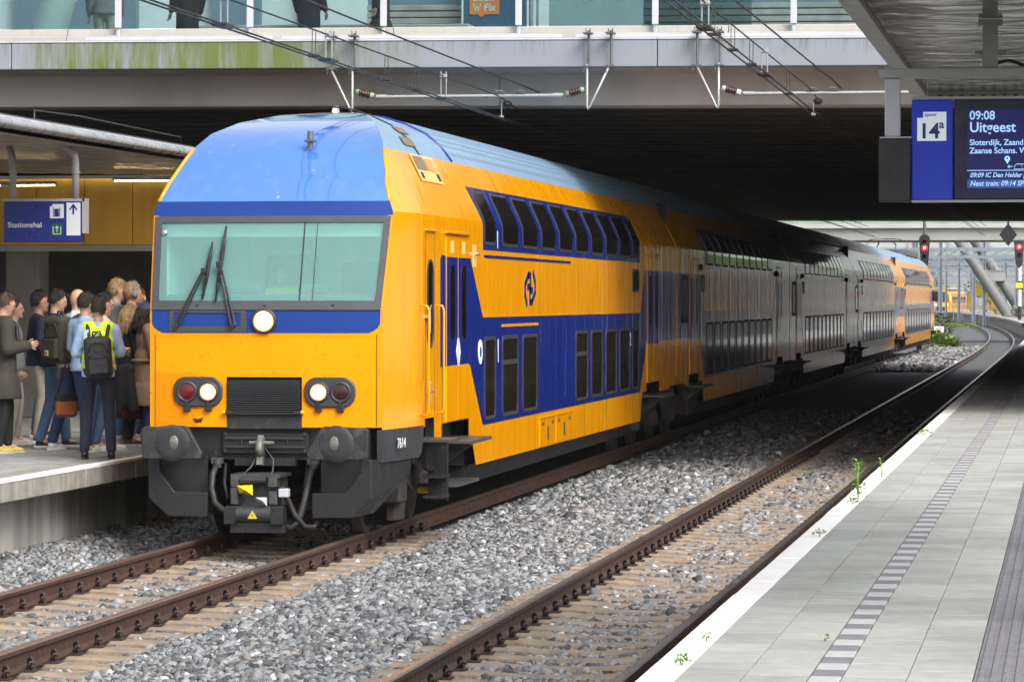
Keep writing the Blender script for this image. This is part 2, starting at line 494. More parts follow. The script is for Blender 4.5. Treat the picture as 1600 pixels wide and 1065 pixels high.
stones('ballast_stones', 9000, (-9.6,-3.9), (135,200), .16, lambda x,y: np.full(len(x),-.2), lambda x,y,r: (np.abs(x-T2)>.95)&(x>-7.6+0*y), 'pale ballast heap beyond the bridge beside the train tail', 5)

# --- right platform: block, white kerb stones, paving
E0 = -1.97
mb = MB()
rows = []
for y in [4,60,110,160,180,200,220,240,262]:
    o = off(y)
    rows.append([(E0+.02+o,y,-.4),(E0+.02+o,y,PZ-.012),(4.5+o*.3,y,PZ-.012)])
mb.grid(rows)
plat = tag(mb.build('platform_right', 'joint'), kind='structure')
KERB = MB().bbox(-.005,.168,.003,.997,-.14,.0,.006).mesh('kerb_stone','edge_white')
for i in range(14, 134): link('kerb_stone', KERB, plat, (E0+random.uniform(-.002,.002), float(i), PZ+random.uniform(-.002,.002)))
mb = MB()
for i in range(134, 260, 3):
    o0, o1 = off(i), off(i+3)
    mb.add([(E0+o0,i,PZ+.003),(E0+.25+o0,i,PZ+.003),(E0+.25+o1,i+3,PZ+.003),(E0+o1,i+3,PZ+.003),(E0+o0,i,PZ-.15),(E0+o1,i+3,PZ-.15)], [(0,1,2,3),(0,3,5,4)])
tag(mb.build('kerb_stone_row', 'edge_white', plat), kind='stuff')
mb = MB()
for i in range(134, 260, 3):
    o0, o1 = off(i), off(i+3)
    mb.add([(E0+.25+o0,i,PZ),(4.5,i,PZ),(4.5,i+3,PZ),(E0+.25+o1,i+3,PZ)], [(0,1,2,3)])
    mb.add([(E0+o0+.01,i,PZ-.15),(E0+o1+.01,i+3,PZ-.15),(E0+o1+.01,i+3,-.4),(E0+o0+.01,i,-.4)], [(0,1,2,3)])
tag(mb.build('paving_far', 'platform_grey', plat), kind='stuff')
TILES = [MB().bbox(.002,.298,.002,.298,-.04,0,.0015).mesh('paving_tile', m) for m in ('tile','tile_b','tile_c','tile')]
BLK = [MB().bbox(.002,.146,.002,.298,-.04,0,.004).mesh('paving_block', m) for m in ('block_light','block_dark')]
mb = MB(); mb.bbox(.002,.298,.002,.298,-.04,-.004,.003)
for k in range(5): mb.bbox(.022+.056*k,.048+.056*k,.006,.294,-.006,.0025,.002)
TAC = mb.mesh('tactile_tile','tactile')
colsx = [.172,.472,.925,1.225]
y0 = 15.6
for r_ in range(75):
    for ci, cx in enumerate(colsx):
        o = link('paving_tile', random.choice(TILES), plat, (E0+cx, y0+.3*r_, PZ+random.uniform(-.0015,.001)), (random.uniform(-.002,.002), random.uniform(-.002,.002), 0))
for r_ in range(150): link('paving_block', BLK[r_ % 2], plat, (E0+.775, y0+.3*r_, PZ+random.uniform(-.002,.001)))
for r_ in range(80):
    for ci in range(3): link('tactile_tile', TAC, plat, (E0+1.526+.3*ci, y0+.3*r_, PZ+random.uniform(-.001,.001)))
mb = MB()
for r_ in range(75, 395):
    for ci, cx in enumerate(colsx+[1.825,2.125,2.425]):
        mb.mi = random.randrange(3)
        if r_ < 200: mb.bbox(E0+cx+.002,E0+cx+.298,y0+.3*r_+.0025,y0+.3*r_+.2975,PZ-.03,PZ+random.uniform(-.002,.001),.003)
        else: mb.box(E0+cx+.002,E0+cx+.298,y0+.3*r_+.0025,y0+.3*r_+.2975,PZ-.03,PZ)
tag(mb.build('paving_tile_rows', ['tile','tile_b','tile_c'], plat, fix=False), kind='stuff')
mb = MB()
for r_ in range(150, 395):
    mb.mi = r_ % 2
    mb.box(E0+.777,E0+.921,y0+.3*r_+.002,y0+.3*r_+.298,PZ-.03,PZ)
tag(mb.build('paving_block_rows', ['block_light','block_dark'], plat, fix=False), kind='stuff')
mb = MB()
for r_ in range(80, 395):
    y = y0+.3*r_
    mb.box(E0+1.528,E0+1.824,y+.002,y+.298,PZ-.03,PZ+.001)
tag(mb.build('tactile_tile_rows', 'tactile', plat, fix=False), kind='stuff')

# --- left platform
EL = -10.18
mb = MB(); mb.box(-34, EL-.012, 5, 136, PZ-.2, PZ-.006)
platl = tag(mb.build('platform_left', 'platform_grey'), kind='structure')
KL = MB().bbox(-.42,0,.004,.996,-.225,0,.012).mesh('coping_stone','coping')
KW = MB().bbox(-.115,.003,.004,.996,-.03,.0035,.003).mesh('white_edge','edge_white')
for i in range(28, 60):
    link('coping_stone', KL, platl, (EL+random.uniform(-.004,.004), float(i), PZ))
    link('white_edge', KW, platl, (EL, float(i), PZ))
WP = MB().bbox(-.10,0,.004,1.996,-1.15,-.22,.008).mesh('wall_panel','platform_wall')
for i in range(14, 30): link('wall_panel', WP, platl, (EL-.40+random.uniform(-.004,.004), i*2.0, PZ))
TL = MB().bbox(.002,.298,.002,.298,-.03,0,.003)
mb = MB()
for r_ in range(0, 60):
    for c_ in range(14):
        mb.mi = random.randrange(3)
        x, y = EL-.43-.3*(c_+1), 31.0+.3*r_
        mb.box(x+.002,x+.298,y+.002,y+.298,PZ-.03,PZ+random.uniform(-.002,.001))
tag(mb.build('paving_tile_rows', ['tile','tile_b','platform_grey'], platl, fix=False), kind='stuff')
# ================================================================== STATION BRIDGE
def algae_mat():
    m = mat('fascia', (0.23,0.25,0.29), 0.7, var=0.05, vs=1.5, bump=0.06)
    N = m.node_tree.nodes; L = m.node_tree.links; b = N['Principled BSDF']
    src = b.inputs['Base Color'].links[0].from_socket
    tc = N.new('ShaderNodeTexCoord'); sp = N.new('ShaderNodeSeparateXYZ'); L.new(tc.outputs['Object'], sp.inputs[0])
    def nz(s, scale, det):
        mp = N.new('ShaderNodeMapping'); mp.inputs['Scale'].default_value = s
        L.new(tc.outputs['Object'], mp.inputs['Vector'])
        n = N.new('ShaderNodeTexNoise'); n.inputs['Scale'].default_value = scale; n.inputs['Detail'].default_value = det; n.inputs['Roughness'].default_value = .65
        L.new(mp.outputs[0], n.inputs['Vector']); return n.outputs[0]
    def mr(s, a, b_, c=0., d=1.):
        r = N.new('ShaderNodeMapRange'); r.inputs[1].default_value = a; r.inputs[2].default_value = b_; r.inputs[3].default_value = c; r.inputs[4].default_value = d
        L.new(s, r.inputs[0]); return r.outputs[0]
    def op(o, a, b_):
        q = N.new('ShaderNodeMath'); q.operation = o; q.use_clamp = True
        for i, s in ((0,a),(1,b_)):
            if isinstance(s, (int,float)): q.inputs[i].default_value = s
            else: L.new(s, q.inputs[i])
        return q.outputs[0]
    def mx(f, a, c):
        x = N.new('ShaderNodeMix'); x.data_type = 'RGBA'; L.new(f, x.inputs[0])
        L.new(a, x.inputs[6]); x.inputs[7].default_value = (*c,1); return x.outputs[2]
    st = nz((5,1,.55), 1.0, 6); fine = nz((16,1,1.2), 1.0, 4)
    left = mr(sp.outputs[0], -9.3, -11.6)                                      # where the algae has taken hold
    edge = mr(sp.outputs[0], -15.6, -15.2)
    left = op('MULTIPLY', left, edge)
    amt = op('MULTIPLY', mr(st, .35, .55), left)
    topb = mr(sp.outputs[2], 6.05, 6.28)                                       # growth that hangs from the drip edge
    lim = op('MULTIPLY', mr(fine, .50, .68), topb)
    pale = mx(op('MULTIPLY', mr(fine, .40, .62), op('MULTIPLY', left, .55)), src, (.15,.155,.11))
    g1 = mx(op('MULTIPLY', amt, .92), pale, (.10,.135,.012))
    g2 = mx(op('MULTIPLY', lim, .65), g1, (.10,.115,.05))
    g3 = mx(op('MULTIPLY', mr(nz((22,1,.7),1.0,3), .60, .72), op('MULTIPLY', topb, .7)), g2, (.055,.055,.045))
    L.new(g3, b.inputs['Base Color'])
algae_mat()
mat('ledge', (0.40,0.385,0.36), 0.75, var=0.06, vs=2, streak=0.55, sc=(0.36,0.30,0.24), ss=(14,14,1.6), thr=(0.52,0.78), bump=0.1)
mat('slat', (0.42,0.40,0.38), 0.7, var=0.2, vs=4, ss=(.6,8,20), streak=0.4, sc=(0.22,0.20,0.18))
mat('teal_column', (0.50,0.60,0.60), 0.5, var=0.05)
mat('hall_white', (0.62,0.68,0.69), 0.6, var=0.05)
mat('hall_blue', (0.16,0.22,0.28), 0.5, var=0.1)
mat('hall_floor', (0.35,0.35,0.34), 0.5)
mat('stone_bench', (0.42,0.37,0.35), 0.8, var=0.15, vs=6)
mat('orange_print', (0.75,0.24,0.05), 0.5)
mat('poster_blue', (0.05,0.12,0.22), 0.4)
glass_mat('hall_glass', (0.76,0.87,0.88), 0.80)
YA, YB, YE = 51.5, 53.2, 134.0
BX0, BX1 = -60.0, 45.0
br = empty('station_bridge', (-8,YA,0), 0, 'wide concrete station bridge with glazed concourse crossing over the tracks', 'bridge')
br.rotation_euler = (0, R(.30), 0)
def bp(mb, name, m, fix=True):                        # bridge parts are built in world coordinates
    o = mb.build(name, m, br, (8,-YA,0), fix); return o
FX = [-60,-42,-31,-15.75,-6.0,4.0,16,30,45]
for a, b_ in zip(FX[:-1], FX[1:]):
    bp(MB().bbox(a+.006,b_-.006,YA,YA+.25,5.90,6.30,.012), 'fascia', 'fascia')
    bp(MB().box(a+.006,b_-.006,YA-.012,YA+.2,6.303,6.325), 'drip_edge', 'white_steel')
for a, b_ in ((-11.6,-7.4),(-7.2,-2.4),(-2.2,2.0),(-14.6,-11.75)):
    bp(MB().box(a,b_,YA+.02,YA+.07,6.335,6.385), 'cable_rail', 'white_steel')
LX = list(range(-60,46,5))
for a, b_ in zip(LX[:-1], LX[1:]):
    mb = MB(); mb.bbox(a+.004,b_-.004,YA+.34,YA+.9,6.0,6.43,.01); mb.bbox(a+.004,b_-.004,YA+.42,YA+.9,6.43,6.53,.01)
    bp(mb, 'ledge', 'ledge')
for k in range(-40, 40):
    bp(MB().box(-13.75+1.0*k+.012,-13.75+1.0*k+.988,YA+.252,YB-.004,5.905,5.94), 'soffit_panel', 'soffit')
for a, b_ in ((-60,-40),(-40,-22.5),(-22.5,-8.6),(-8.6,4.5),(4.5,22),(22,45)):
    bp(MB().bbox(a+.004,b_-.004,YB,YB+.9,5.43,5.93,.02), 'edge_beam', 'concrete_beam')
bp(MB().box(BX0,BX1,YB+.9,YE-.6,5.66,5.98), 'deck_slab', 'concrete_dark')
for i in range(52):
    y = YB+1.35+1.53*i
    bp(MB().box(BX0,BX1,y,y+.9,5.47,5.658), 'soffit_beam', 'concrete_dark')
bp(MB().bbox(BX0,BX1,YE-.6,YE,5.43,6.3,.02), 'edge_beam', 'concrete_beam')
# concourse: posts, panes, floor, roof, back wall
px = [-18.25+2.03*k for k in range(12)]
POST = MB(); POST.bbox(-.045,.045,-.05,.03,.0,2.6,.006); POST.cyl((-.012,-.01,-.16),(-.012,-.01,0),.014,n=6); POST.cyl((.014,-.01,-.16),(.014,-.01,0),.014,n=6)
pm = POST.mesh('glazing_post', 'white_steel')
for x in px: link('glazing_post', pm, br, (x+8, .36, 6.54))
for a, b_ in zip(px[:-1], px[1:]):
    bp(MB().box(a+.012,b_-.012,YA+.44,YA+.452,6.54,9.1), 'glass_pane', 'hall_glass')
bp(MB().box(BX0,BX1,YA+.9,YE,6.0,6.03), 'concourse_floor', 'hall_floor')
bp(MB().box(BX0,BX1,60.0,YE,9.15,9.5), 'concourse_roof', 'concrete')
bp(MB().box(BX0,BX1,57.6,57.8,6.03,9.15), 'concourse_wall', 'hall_white')
for a, b_ in ((-14.1,-13.3),(-12.6,-12.35),(-17.5,-15.4)):
    bp(MB().box(a,b_,57.4,57.59,6.03,9.15), 'wall_panel', 'hall_blue')
for a, b_ in ((-11.05,-9.55),(-6.65,-1.1)):
    for k in range(10):
        bp(MB().bbox(a,b_,55.2,55.26,6.10+.105*k,6.10+.105*k+.085,.006), 'slat', 'slat')
    bp(MB().box(a,b_,55.28,55.3,6.05,7.3), 'slat_backing', 'hall_blue')
bp(MB().bbox(-13.6,-9.2,54.0,54.5,6.03,6.74,.02), 'bench', 'stone_bench')
bp(MB().box(-9.45,-8.45,54.9,54.93,6.03,8.6), 'poster_panel', 'poster_blue')
bp(MB().prism([(-9.35,6.95),(-9.22,6.95),(-9.16,6.90),(-9.10,6.95),(-8.88,6.95),(-8.88,7.4),(-9.35,7.4)],'y',54.885,54.895), 'speech_bubble', 'orange_print')
bp(MB().cyl((-8.30,54.4,6.03),(-8.30,54.4,9.1),.035,n=10), 'door_post', 'galv')
bp(MB().cyl((-8.20,54.4,6.03),(-8.20,54.4,9.1),.02,n=10), 'door_post', 'galv')
bp(MB().cyl((-16.1,54.1,6.03),(-15.2,54.1,9.1),.27,n=28), 'leaning_column', 'teal_column')
bp(MB().box(-8.05,-4.9,54.6,54.62,6.03,8.5), 'glass_pane', 'hall_glass')
bp(MB().box(-7.9,-6.2,54.585,54.598,6.58,6.68), 'floor_band', 'stone_bench')
def text(name, s, size, loc, m, parent=None, rx=90, rz=0, bold=0.0, italic=0.0, ext=.001, align='LEFT', sx=1.0):
    cu = bpy.data.curves.new(name, 'FONT'); cu.body = s; cu.size = size; cu.extrude = ext; cu.offset = bold; cu.shear = italic; cu.align_x = align; cu.resolution_u = 4
    t = bpy.data.objects.new(name, cu)
    me = bpy.data.meshes.new_from_object(t)
    bpy.data.objects.remove(t)
    me.materials.clear(); me.materials.append(M[m])
    o = link(name, me, parent, loc, (R(rx),0,R(rz))); o.scale = (sx,1,1)
    return o
text('lettering', "Book\n'n' Fix", .155, (-8+8-1.30,54.88-YA,7.16), 'hall_white', br, bold=.004)
mat('pillar_grey', (0.20,0.195,0.185), 0.85, var=0.12, vs=1.5, bump=0.1)
# pillars that carry it (on the platforms, back in the dark)
for (x, y) in ((-15.32,51.0),(-14.2,62),(-14.2,80),(-14.2,100),(1.6,62),(1.6,82),(1.6,104),(-14.2,122),(1.6,124)):
    mb = MB(); mb.bbox(x-.26,x+.26,y-.26,y+.26,PZ-.02,5.42 if y > 54 else 4.24,.03)
    o = mb.build('pillar', 'pillar_grey')
    tag(o, {(-15.32,51.0): 'square grey concrete pillar under the left canopy behind the crowd'}.get((x,y), 'concrete pillar standing in the dark under the station bridge'), 'pillar', 'bridge pillars')
# ================================================================== LEFT CANOPY, HALL WALL, STATIONSHAL SIGN
mat('canopy_under', (0.21,0.195,0.185), 0.45, var=0.06, vs=1.0)
mat('canopy_wet', (0.27,0.275,0.29), 0.30, var=0.15, vs=2.0, streak=0.35, sc=(0.16,0.15,0.13), ss=(9,2,6), bump=0.1)
mat('grey_steel', (0.36,0.36,0.37), 0.5, var=0.08, vs=3)
mat('pole_grey', (0.30,0.295,0.29), 0.5, var=0.08, vs=3)
mat('yellow_panel', (0.62,0.36,0.035), 0.5, var=0.10, vs=0.9, streak=0.25, sc=(0.30,0.18,0.03), ss=(5,5,.3))
mat('sign_blue', (0.004,0.016,0.16), 0.35, var=0.04)
mat('sign_white', (0.55,0.57,0.62), 0.5, var=0.03)
mat('sign_green', (0.004,0.07,0.045), 0.4, var=0.03)
mat('sign_navy', (0.006,0.010,0.05), 0.3, var=0.1)
mat('dark_wall', (0.035,0.033,0.031), 0.7, var=0.3)
emis('warm_lamp', (1.0,0.72,0.34), 30.0)
ca = empty('platform_canopy', (0,0,0), 0, 'low canopy with rounded wet edge over the crowded left platform', 'canopy')
CX, CY1, CZ = -11.05, 44.8, 4.30
for k in range(16):                                   # underside boards run along the platform
    x0 = CX-.28-.62*k
    MB().bbox(x0-.61,x0-.006,32.6,49.9,CZ-.03+.012*k,CZ+.0+.012*k,.004).build('ceiling_panel','canopy_under',ca)
MB().box(-21,CX-.16,32.6,CY1,CZ+.10,CZ+.16).build('roof_deck','concrete_dark',ca)
rows = []
for y in (32.5,36,40,44.8):
    rows.append([(CX+.09*math.cos(R(a))-.09, y, CZ+.055+.075*math.sin(R(a))*(1 if a>0 else .55)) for a in range(-90,91,20)])
mb = MB(); mb.smooth = True; mb.grid(rows); mb.smooth = False
mb.add(rows[-1], [tuple(range(len(rows[-1])))])
mb.build('edge_gutter','canopy_wet',ca)
MB().box(CX-.20,CX-.15,32.5,CY1-.01,CZ+.13,CZ+.16).build('edge_trim','white_steel',ca)
MB().box(CX-.185,CX-.165,32.5,CY1-.01,CZ+.162,CZ+.18).build('edge_trim','galv_dark',ca)
mb = MB(); mb.tube([(CX-.55,38.9,CZ+.12),(CX-.55,38.9,CZ+.34),(CX-.35,40,CZ+.33),(CX-.35,CY1,CZ+.30),(CX-.35,CY1,CZ+.12)], .012, 6)
mb.build('roof_railing','black_plastic',ca)
MB().bbox(-14.6,-11.55,36.1,36.6,CZ+.165,CZ+.48,.02).build('roof_box','white_steel',ca)
for (x,y) in ((-13.6,34.0),): MB().bbox(x-.1,x+.1,y-.1,y+.1,PZ-.01,CZ+.1,.01).build('post','pole_grey',ca)
def lamp(name, x0, x1, y, z, label):
    t = empty(name, ((x0+x1)/2,y,z), 0, label, 'lamp')
    h = (x1-x0)/2
    MB().bbox(-h-.03,h+.03,-.05,.05,.0,.045,.006).build('lamp_housing','grey_steel',t)
    MB().bbox(-h,h,-.025,.025,-.012,-.002,.003).build('lamp_diffuser','warm_lamp',t)
    return t
lamp('strip_light', -15.3,-13.15, 45.0, 4.00, 'glowing warm strip light left of the bent sign pole')
lamp('strip_light', -13.1,-12.2, 47.8, 4.15, 'glowing warm strip light next to the train roof')
hw = empty('hall_wall', (-14,50,0), 0, 'yellow panelled bulkhead lit from above behind the left platform', 'wall')
for k in range(11):
    x = -19.2+.72*k
    MB().bbox(x+.004-(-14),x+.716+14,0,.06,3.29,4.25,.004).build('wall_panel','yellow_panel',hw)
MB().box(-19.2+14,-11.2+14,-.02,.10,3.20,3.285).build('bottom_rail','pole_grey',hw)
MB().box(-19.2+14,-8.0+14,4.0,4.1,PZ-.1,4.2).build('back_wall','dark_wall',hw)
MB().box(-19.2+14,-11.2+14,.10,4.0,4.26,4.30).build('lintel','dark_wall',hw)
# hanging sign
sg = empty('hanging_sign', (-11.83,40,3.17), 0, 'blue hanging sign reading Stationshal with white arrow panel', 'sign')
MB().bbox(-.47,.47,0,.10,0,.47,.008).build('sign_box','sign_blue',sg)
mb = MB(); mb.box(-.49,.50,.012,.09,.472,.505); mb.box(.472,.53,.012,.09,.10,.505); mb.build('sign_frame','pole_grey',sg)
MB().box(.29,.455,-.006,.0,.075,.455).build('arrow_panel','sign_white',sg)
mb = MB(); mb.box(.362,.382,-.010,-.007,.32,.43)
mb.add([(.372,-.010,.445),(.325,-.010,.385),(.325,-.010,.36),(.372,-.010,.415),(.419,-.010,.36),(.419,-.010,.385)], [(0,1,2,3),(0,3,4,5)])
mb.build('arrow','sign_blue',sg)
mb = MB(); mb.box(.09,.255,-.006,0,.275,.415); mb.box(.12,.255,-.006,0,.415,.44); mb.build('lift_pictogram','sign_white',sg)
mb = MB(); mb.box(.13,.138,-.009,-.007,.29,.40); mb.box(.205,.213,-.009,-.007,.29,.40); mb.box(.145,.198,-.009,-.007,.295,.385); mb.build('lift_symbol','sign_blue',sg)
MB().box(.105,.245,-.006,0,.07,.215).build('exit_pictogram','sign_green',sg)
mb = MB(); mb.box(.125,.133,-.009,-.007,.09,.18); mb.box(.217,.225,-.009,-.007,.09,.18); mb.box(.125,.225,-.009,-.007,.088,.097); mb.box(.171,.179,-.009,-.007,.11,.175)
mb.add([(.175,-.009,.19),(.148,-.009,.16),(.202,-.009,.16)], [(0,1,2)]); mb.build('exit_symbol','sign_white',sg)
text('lettering','Stationshal',.088,(-.42,-.004,.17),'sign_white',sg,bold=.0008,sx=1.08)
mb = MB(); mb.tube([(.385,.05,.50),(.385,.05,.93),(.37,.05,1.01),(.31,.05,1.07),(.25,.05,1.12)], .042, 10); mb.cyl((.385,.05,.80),(.385,.05,.815),.055,n=10); mb.build('hanger_pole','pole_grey',sg)
mb = MB(); mb.tube([(-.37,.05,.50),(-.37,.05,.82),(-.385,.05,1.0),(-.42,.05,1.12)], .042, 10); mb.cyl((-.37,.05,.80),(-.37,.05,.83),.06,n=10); mb.cyl((-.37,.05,.66),(-.52,.05,.66),.022,n=8); mb.build('hanger_pole','pole_grey',sg)

# ================================================================== RIGHT CANOPY AND DEPARTURE DISPLAY
def wavy():
    m = mat('canopy_gloss', (0.070,0.068,0.072), 0.14, var=0.05, vs=1.0, rvar=0.04)
    N = m.node_tree.nodes; L = m.node_tree.links; b = N['Principled BSDF']
    tc = N.new('ShaderNodeTexCoord'); n = N.new('ShaderNodeTexNoise'); n.inputs['Scale'].default_value = 2.2; n.inputs['Detail'].default_value = 3
    L.new(tc.outputs['Object'], n.inputs['Vector'])
    bn = N.new('ShaderNodeBump'); bn.inputs['Strength'].default_value = .6; bn.inputs['Distance'].default_value = .03
    L.new(n.outputs[0], bn.inputs['Height']); L.new(bn.outputs[0], b.inputs['Normal'])
wavy()
mat('speaker_grey', (0.022,0.022,0.025), 0.6, var=0.1, speck=.2, spsc=300)
mat('display_glass', (0.003,0.006,0.04), 0.35, var=0.05)
emis('display_on', (0.004,0.006,0.055), 0.55)
emis('display_bar', (0.022,0.05,0.19), 0.6)
emis('display_text', (0.36,0.56,0.90), 0.42)
emis('sign_lit_blue', (0.006,0.022,0.28), 0.25)
emis('sign_lit_white', (0.60,0.68,0.74), 0.22)
rc = empty('platform_canopy', (0,0,0), 0, 'dark glossy canopy ceiling above the departure display on the right', 'canopy')
KX, KY, KZ = -1.27, 28.6, 4.15
for k in range(9):
    y1 = KY-.16-1.2*k
    MB().bbox(KX+.14,1.0,y1-1.195,y1-.004,KZ,KZ+.03,.003).build('ceiling_panel','canopy_gloss',rc)
MB().box(KX+.02,1.0,17.6,KY-.02,KZ+.12,KZ+.22).build('roof_deck','concrete_dark',rc)
mb = MB(); mb.prism([(KX,KZ-.005),(KX+.13,KZ-.03),(KX+.135,KZ+.05),(KX,KZ+.17)],'y',17.6,KY); mb.build('edge_beam','grey_steel',rc)
MB().bbox(KX+.14,1.0,KY-.13,KY,KZ-.10,KZ+.11,.006).build('end_fascia','concrete',rc)
for k in range(26):
    x = KX+.22+.085*k
    MB().box(x,x+.035,KY-.137,KY-.131,KZ-.055,KZ-.02).build('vent_slot','black_plastic',rc)
for y in (19,24.5): MB().bbox(.5,.7,y-.1,y+.1,PZ-.01,KZ+.02,.01).build('post','grey_steel',rc)
db = empty('departure_display', (-.93,21.0,3.09), 0, 'blue departure display with platform number 14a under the right canopy', 'display')
MB().bbox(-.19,1.9,-.02,.08,.715,.770,.005).build('carrier_beam','grey_steel',db)
MB().bbox(-.155,-.065,-.01,.07,.372,.712,.005).build('carrier_post','white_steel',db)
MB().box(-.185,.0,-.02,.08,.362,.370).build('speaker_lid','white_steel',db)
MB().bbox(-.188,-.008,-.03,.14,-.01,.360,.006).build('speaker','speaker_grey',db)
MB().cyl((-.095,-.034,.135),(-.095,-.030,.135),.014,n=12).build('speaker_grommet','black_plastic',db)
mb = MB(); mb.box(.415,.505,.0,.06,.772,1.02); mb.box(.39,.53,.0,.06,1.02,1.055); mb.cyl((.37,.03,.86),(.55,.03,.86),.012,n=6); mb.build('hanger','pole_grey',db)
mb = MB(); mb.tube([(.5,.04,.80),(.56,.04,.815),(.62,.04,.80),(.68,.04,.775)], .010, 6); mb.build('cable','black_rubber',db)
MB().bbox(.002,.240,0,.14,0,.585,.006).build('number_panel','sign_lit_blue',db)
MB().bbox(.002,1.9,.004,.135,.587,.607,.004).build('top_cap','grey_steel',db)
MB().box(.002,1.9,.004,.135,-.014,-.002).build('bottom_cap','grey_steel',db)
MB().bbox(.248,1.9,0,.14,0,.585,.006).build('display_housing','display_glass',db)
mb = MB(); mb.prism([(.035,.345),(.205,.345),(.205,.515),(.070,.515),(.070,.480),(.035,.480)],'y',-.006,.0); mb.build('number_plate','sign_lit_white',db)
text('lettering','14',.122,(.045,-.007,.362),'sign_blue',db,bold=.0032)
text('lettering','a',.068,(.163,-.007,.42),'sign_blue',db,bold=.0016)
text('lettering','spoor',.030,(.078,-.007,.490),'sign_blue',db,bold=.0004)
MB().box(.325,1.85,-.003,-.001,.065,.53).build('screen','display_on',db)
MB().box(.327,1.85,-.006,-.0035,.168,.172).build('screen_line','display_text',db)
MB().box(.327,1.85,-.006,-.0035,.067,.116).build('screen_bar','display_bar',db)
for s, sz, x, z, it, bo, sx in (('09:08',.072,.340,.468,0,.0009,.93),('Uitgeest',.084,.340,.395,0,.0012,.95),('Sloterdijk, Zaand',.048,.340,.318,0,.0007,.95),
                            ('Zaanse Schans. W',.048,.340,.270,0,.0007,.95),('09:09 IC Den Helder p',.039,.343,.130,.25,.0006,.90),('Next train: 09:14 SPR',.042,.343,.080,.25,.0006,.90)):
    text('lettering', s, sz, (x,-.0065,z), 'display_text', db, bold=bo, italic=it, sx=sx)
mb = MB(); mb.lathe([(.0,-.0068),(.016,-.0068)],(.560,0,.238),'y',16); mb.add([(.546,-.0068,.232),(.574,-.0068,.232),(.560,-.0068,.206)],[(0,1,2)]); mb.build('location_pin','display_text',db)
MB().lathe([(.0,-.0078),(.006,-.0078)],(.560,0,.240),'y',12).build('pin_hole','display_on',db)
mb = MB(); mb.box(.568,.590,-.0068,-.0055,.190,.194); mb.add([(.560,-.0068,.192),(.572,-.0068,.203),(.575,-.0068,.200),(.566,-.0068,.192),(.575,-.0068,.184),(.572,-.0068,.181)],[(0,1,2,3),(0,3,4,5)]); mb.build('arrow','display_text',db)
mb = MB(); mb.tube([(.9,-.006,.177),(.598,-.006,.177),(.600,-.006,.190),(.612,-.006,.206),(.9,-.006,.206)], .0022, 4); mb.tube([(.644,-.006,.178),(.644,-.006,.206)], .0012, 4); mb.build('train_outline','display_text',db)
# ================================================================== THE TRAIN
paint_mat('train_yellow', (0.84,0.335,0.0), (0.42,0.18,0.004), rough=0.11, dirt=0.28, ripple=0.75, coat=0.0)
paint_mat('train_yellow_front', (0.86,0.29,0.0), (0.62,0.21,0.0), rough=0.45, dirt=0.10, ripple=0.04, coat=0.0, spec=0.12, speck=0.8, spsc=42.0, spt=(0.655,0.70), spc=(0.22,0.10,0.02))
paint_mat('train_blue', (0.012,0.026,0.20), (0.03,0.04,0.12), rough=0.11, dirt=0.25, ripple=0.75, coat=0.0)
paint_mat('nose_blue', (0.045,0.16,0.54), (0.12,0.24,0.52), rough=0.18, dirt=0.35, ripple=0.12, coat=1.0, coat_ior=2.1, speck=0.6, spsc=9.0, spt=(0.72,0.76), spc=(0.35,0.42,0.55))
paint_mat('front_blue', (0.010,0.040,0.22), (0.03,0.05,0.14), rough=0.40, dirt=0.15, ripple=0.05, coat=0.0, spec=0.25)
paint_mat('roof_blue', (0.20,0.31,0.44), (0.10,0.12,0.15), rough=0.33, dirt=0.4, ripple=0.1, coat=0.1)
mat('skirt_grey', (0.012,0.0125,0.0145), 0.5, var=0.12, vs=3, speck=0.25, spc=(0.2,0.2,0.2), spsc=40, bump=0.04)
mat('skirt_grey_light', (0.032,0.033,0.038), 0.45, var=0.1, vs=3, speck=0.2, spc=(0.2,0.2,0.2), spsc=40)
mat('buffer_black', (0.020,0.020,0.022), 0.55, var=0.3, vs=7, streak=0.35, sc=(0.16,0.16,0.155), ss=(9,9,7), thr=(.55,.75), bump=0.22, bs=28)
mat('under_black', (0.014,0.013,0.012), 0.7, var=0.3, vs=5)
mat('under_brown', (0.026,0.020,0.016), 0.75, var=0.3, vs=6, bump=0.2)
mat('steel_dull', (0.075,0.073,0.072), 0.5, metal=0.4, var=0.3, vs=9)
mat('wear_grey', (0.15,0.15,0.135), 0.5, metal=0.3, var=0.35, vs=14, bump=0.3)
mat('win_rubber', (0.034,0.034,0.037), 0.45, var=0.12, vs=6)
mat('win_glass', (0.010,0.009,0.008), 0.05, var=0.1, rvar=0.0, spec=0.65)
mat('win_glass_warm', (0.022,0.016,0.012), 0.07, var=0.35, vs=1.6, rvar=0.0, spec=0.6)
mat('ws_frame', (0.045,0.047,0.054), 0.55, var=0.12, vs=4)
mat('cab_interior', (0.66,0.72,0.71), 0.6, var=0.08)
mat('cab_dark', (0.06,0.08,0.08), 0.6)
glass_mat('windscreen', (0.55,0.88,0.86), 0.62, rough=0.03, back=(0.28,0.53,0.51))
mat('hatch_yellow', (0.74,0.42,0.14), 0.5, var=0.1)
mat('hatch_mesh', (0.16,0.13,0.09), 0.7, var=0.2, vs=60)
mat('white_print', (0.78,0.79,0.82), 0.5, var=0.04)
mat('chrome', (0.55,0.55,0.56), 0.25, metal=0.9, var=0.1)
mat('lens_red', (0.10,0.004,0.006), 0.15, var=0.3, vs=20)
mat('lens_dark', (0.035,0.012,0.012), 0.15, var=0.3, vs=20)
emis('lamp_on', (1.0,0.86,0.58), 1.5); emis('lamp_ring', (1.0,0.60,0.22), 0.55)
emis('lamp_top_on', (1.0,0.92,0.80), 1.5)
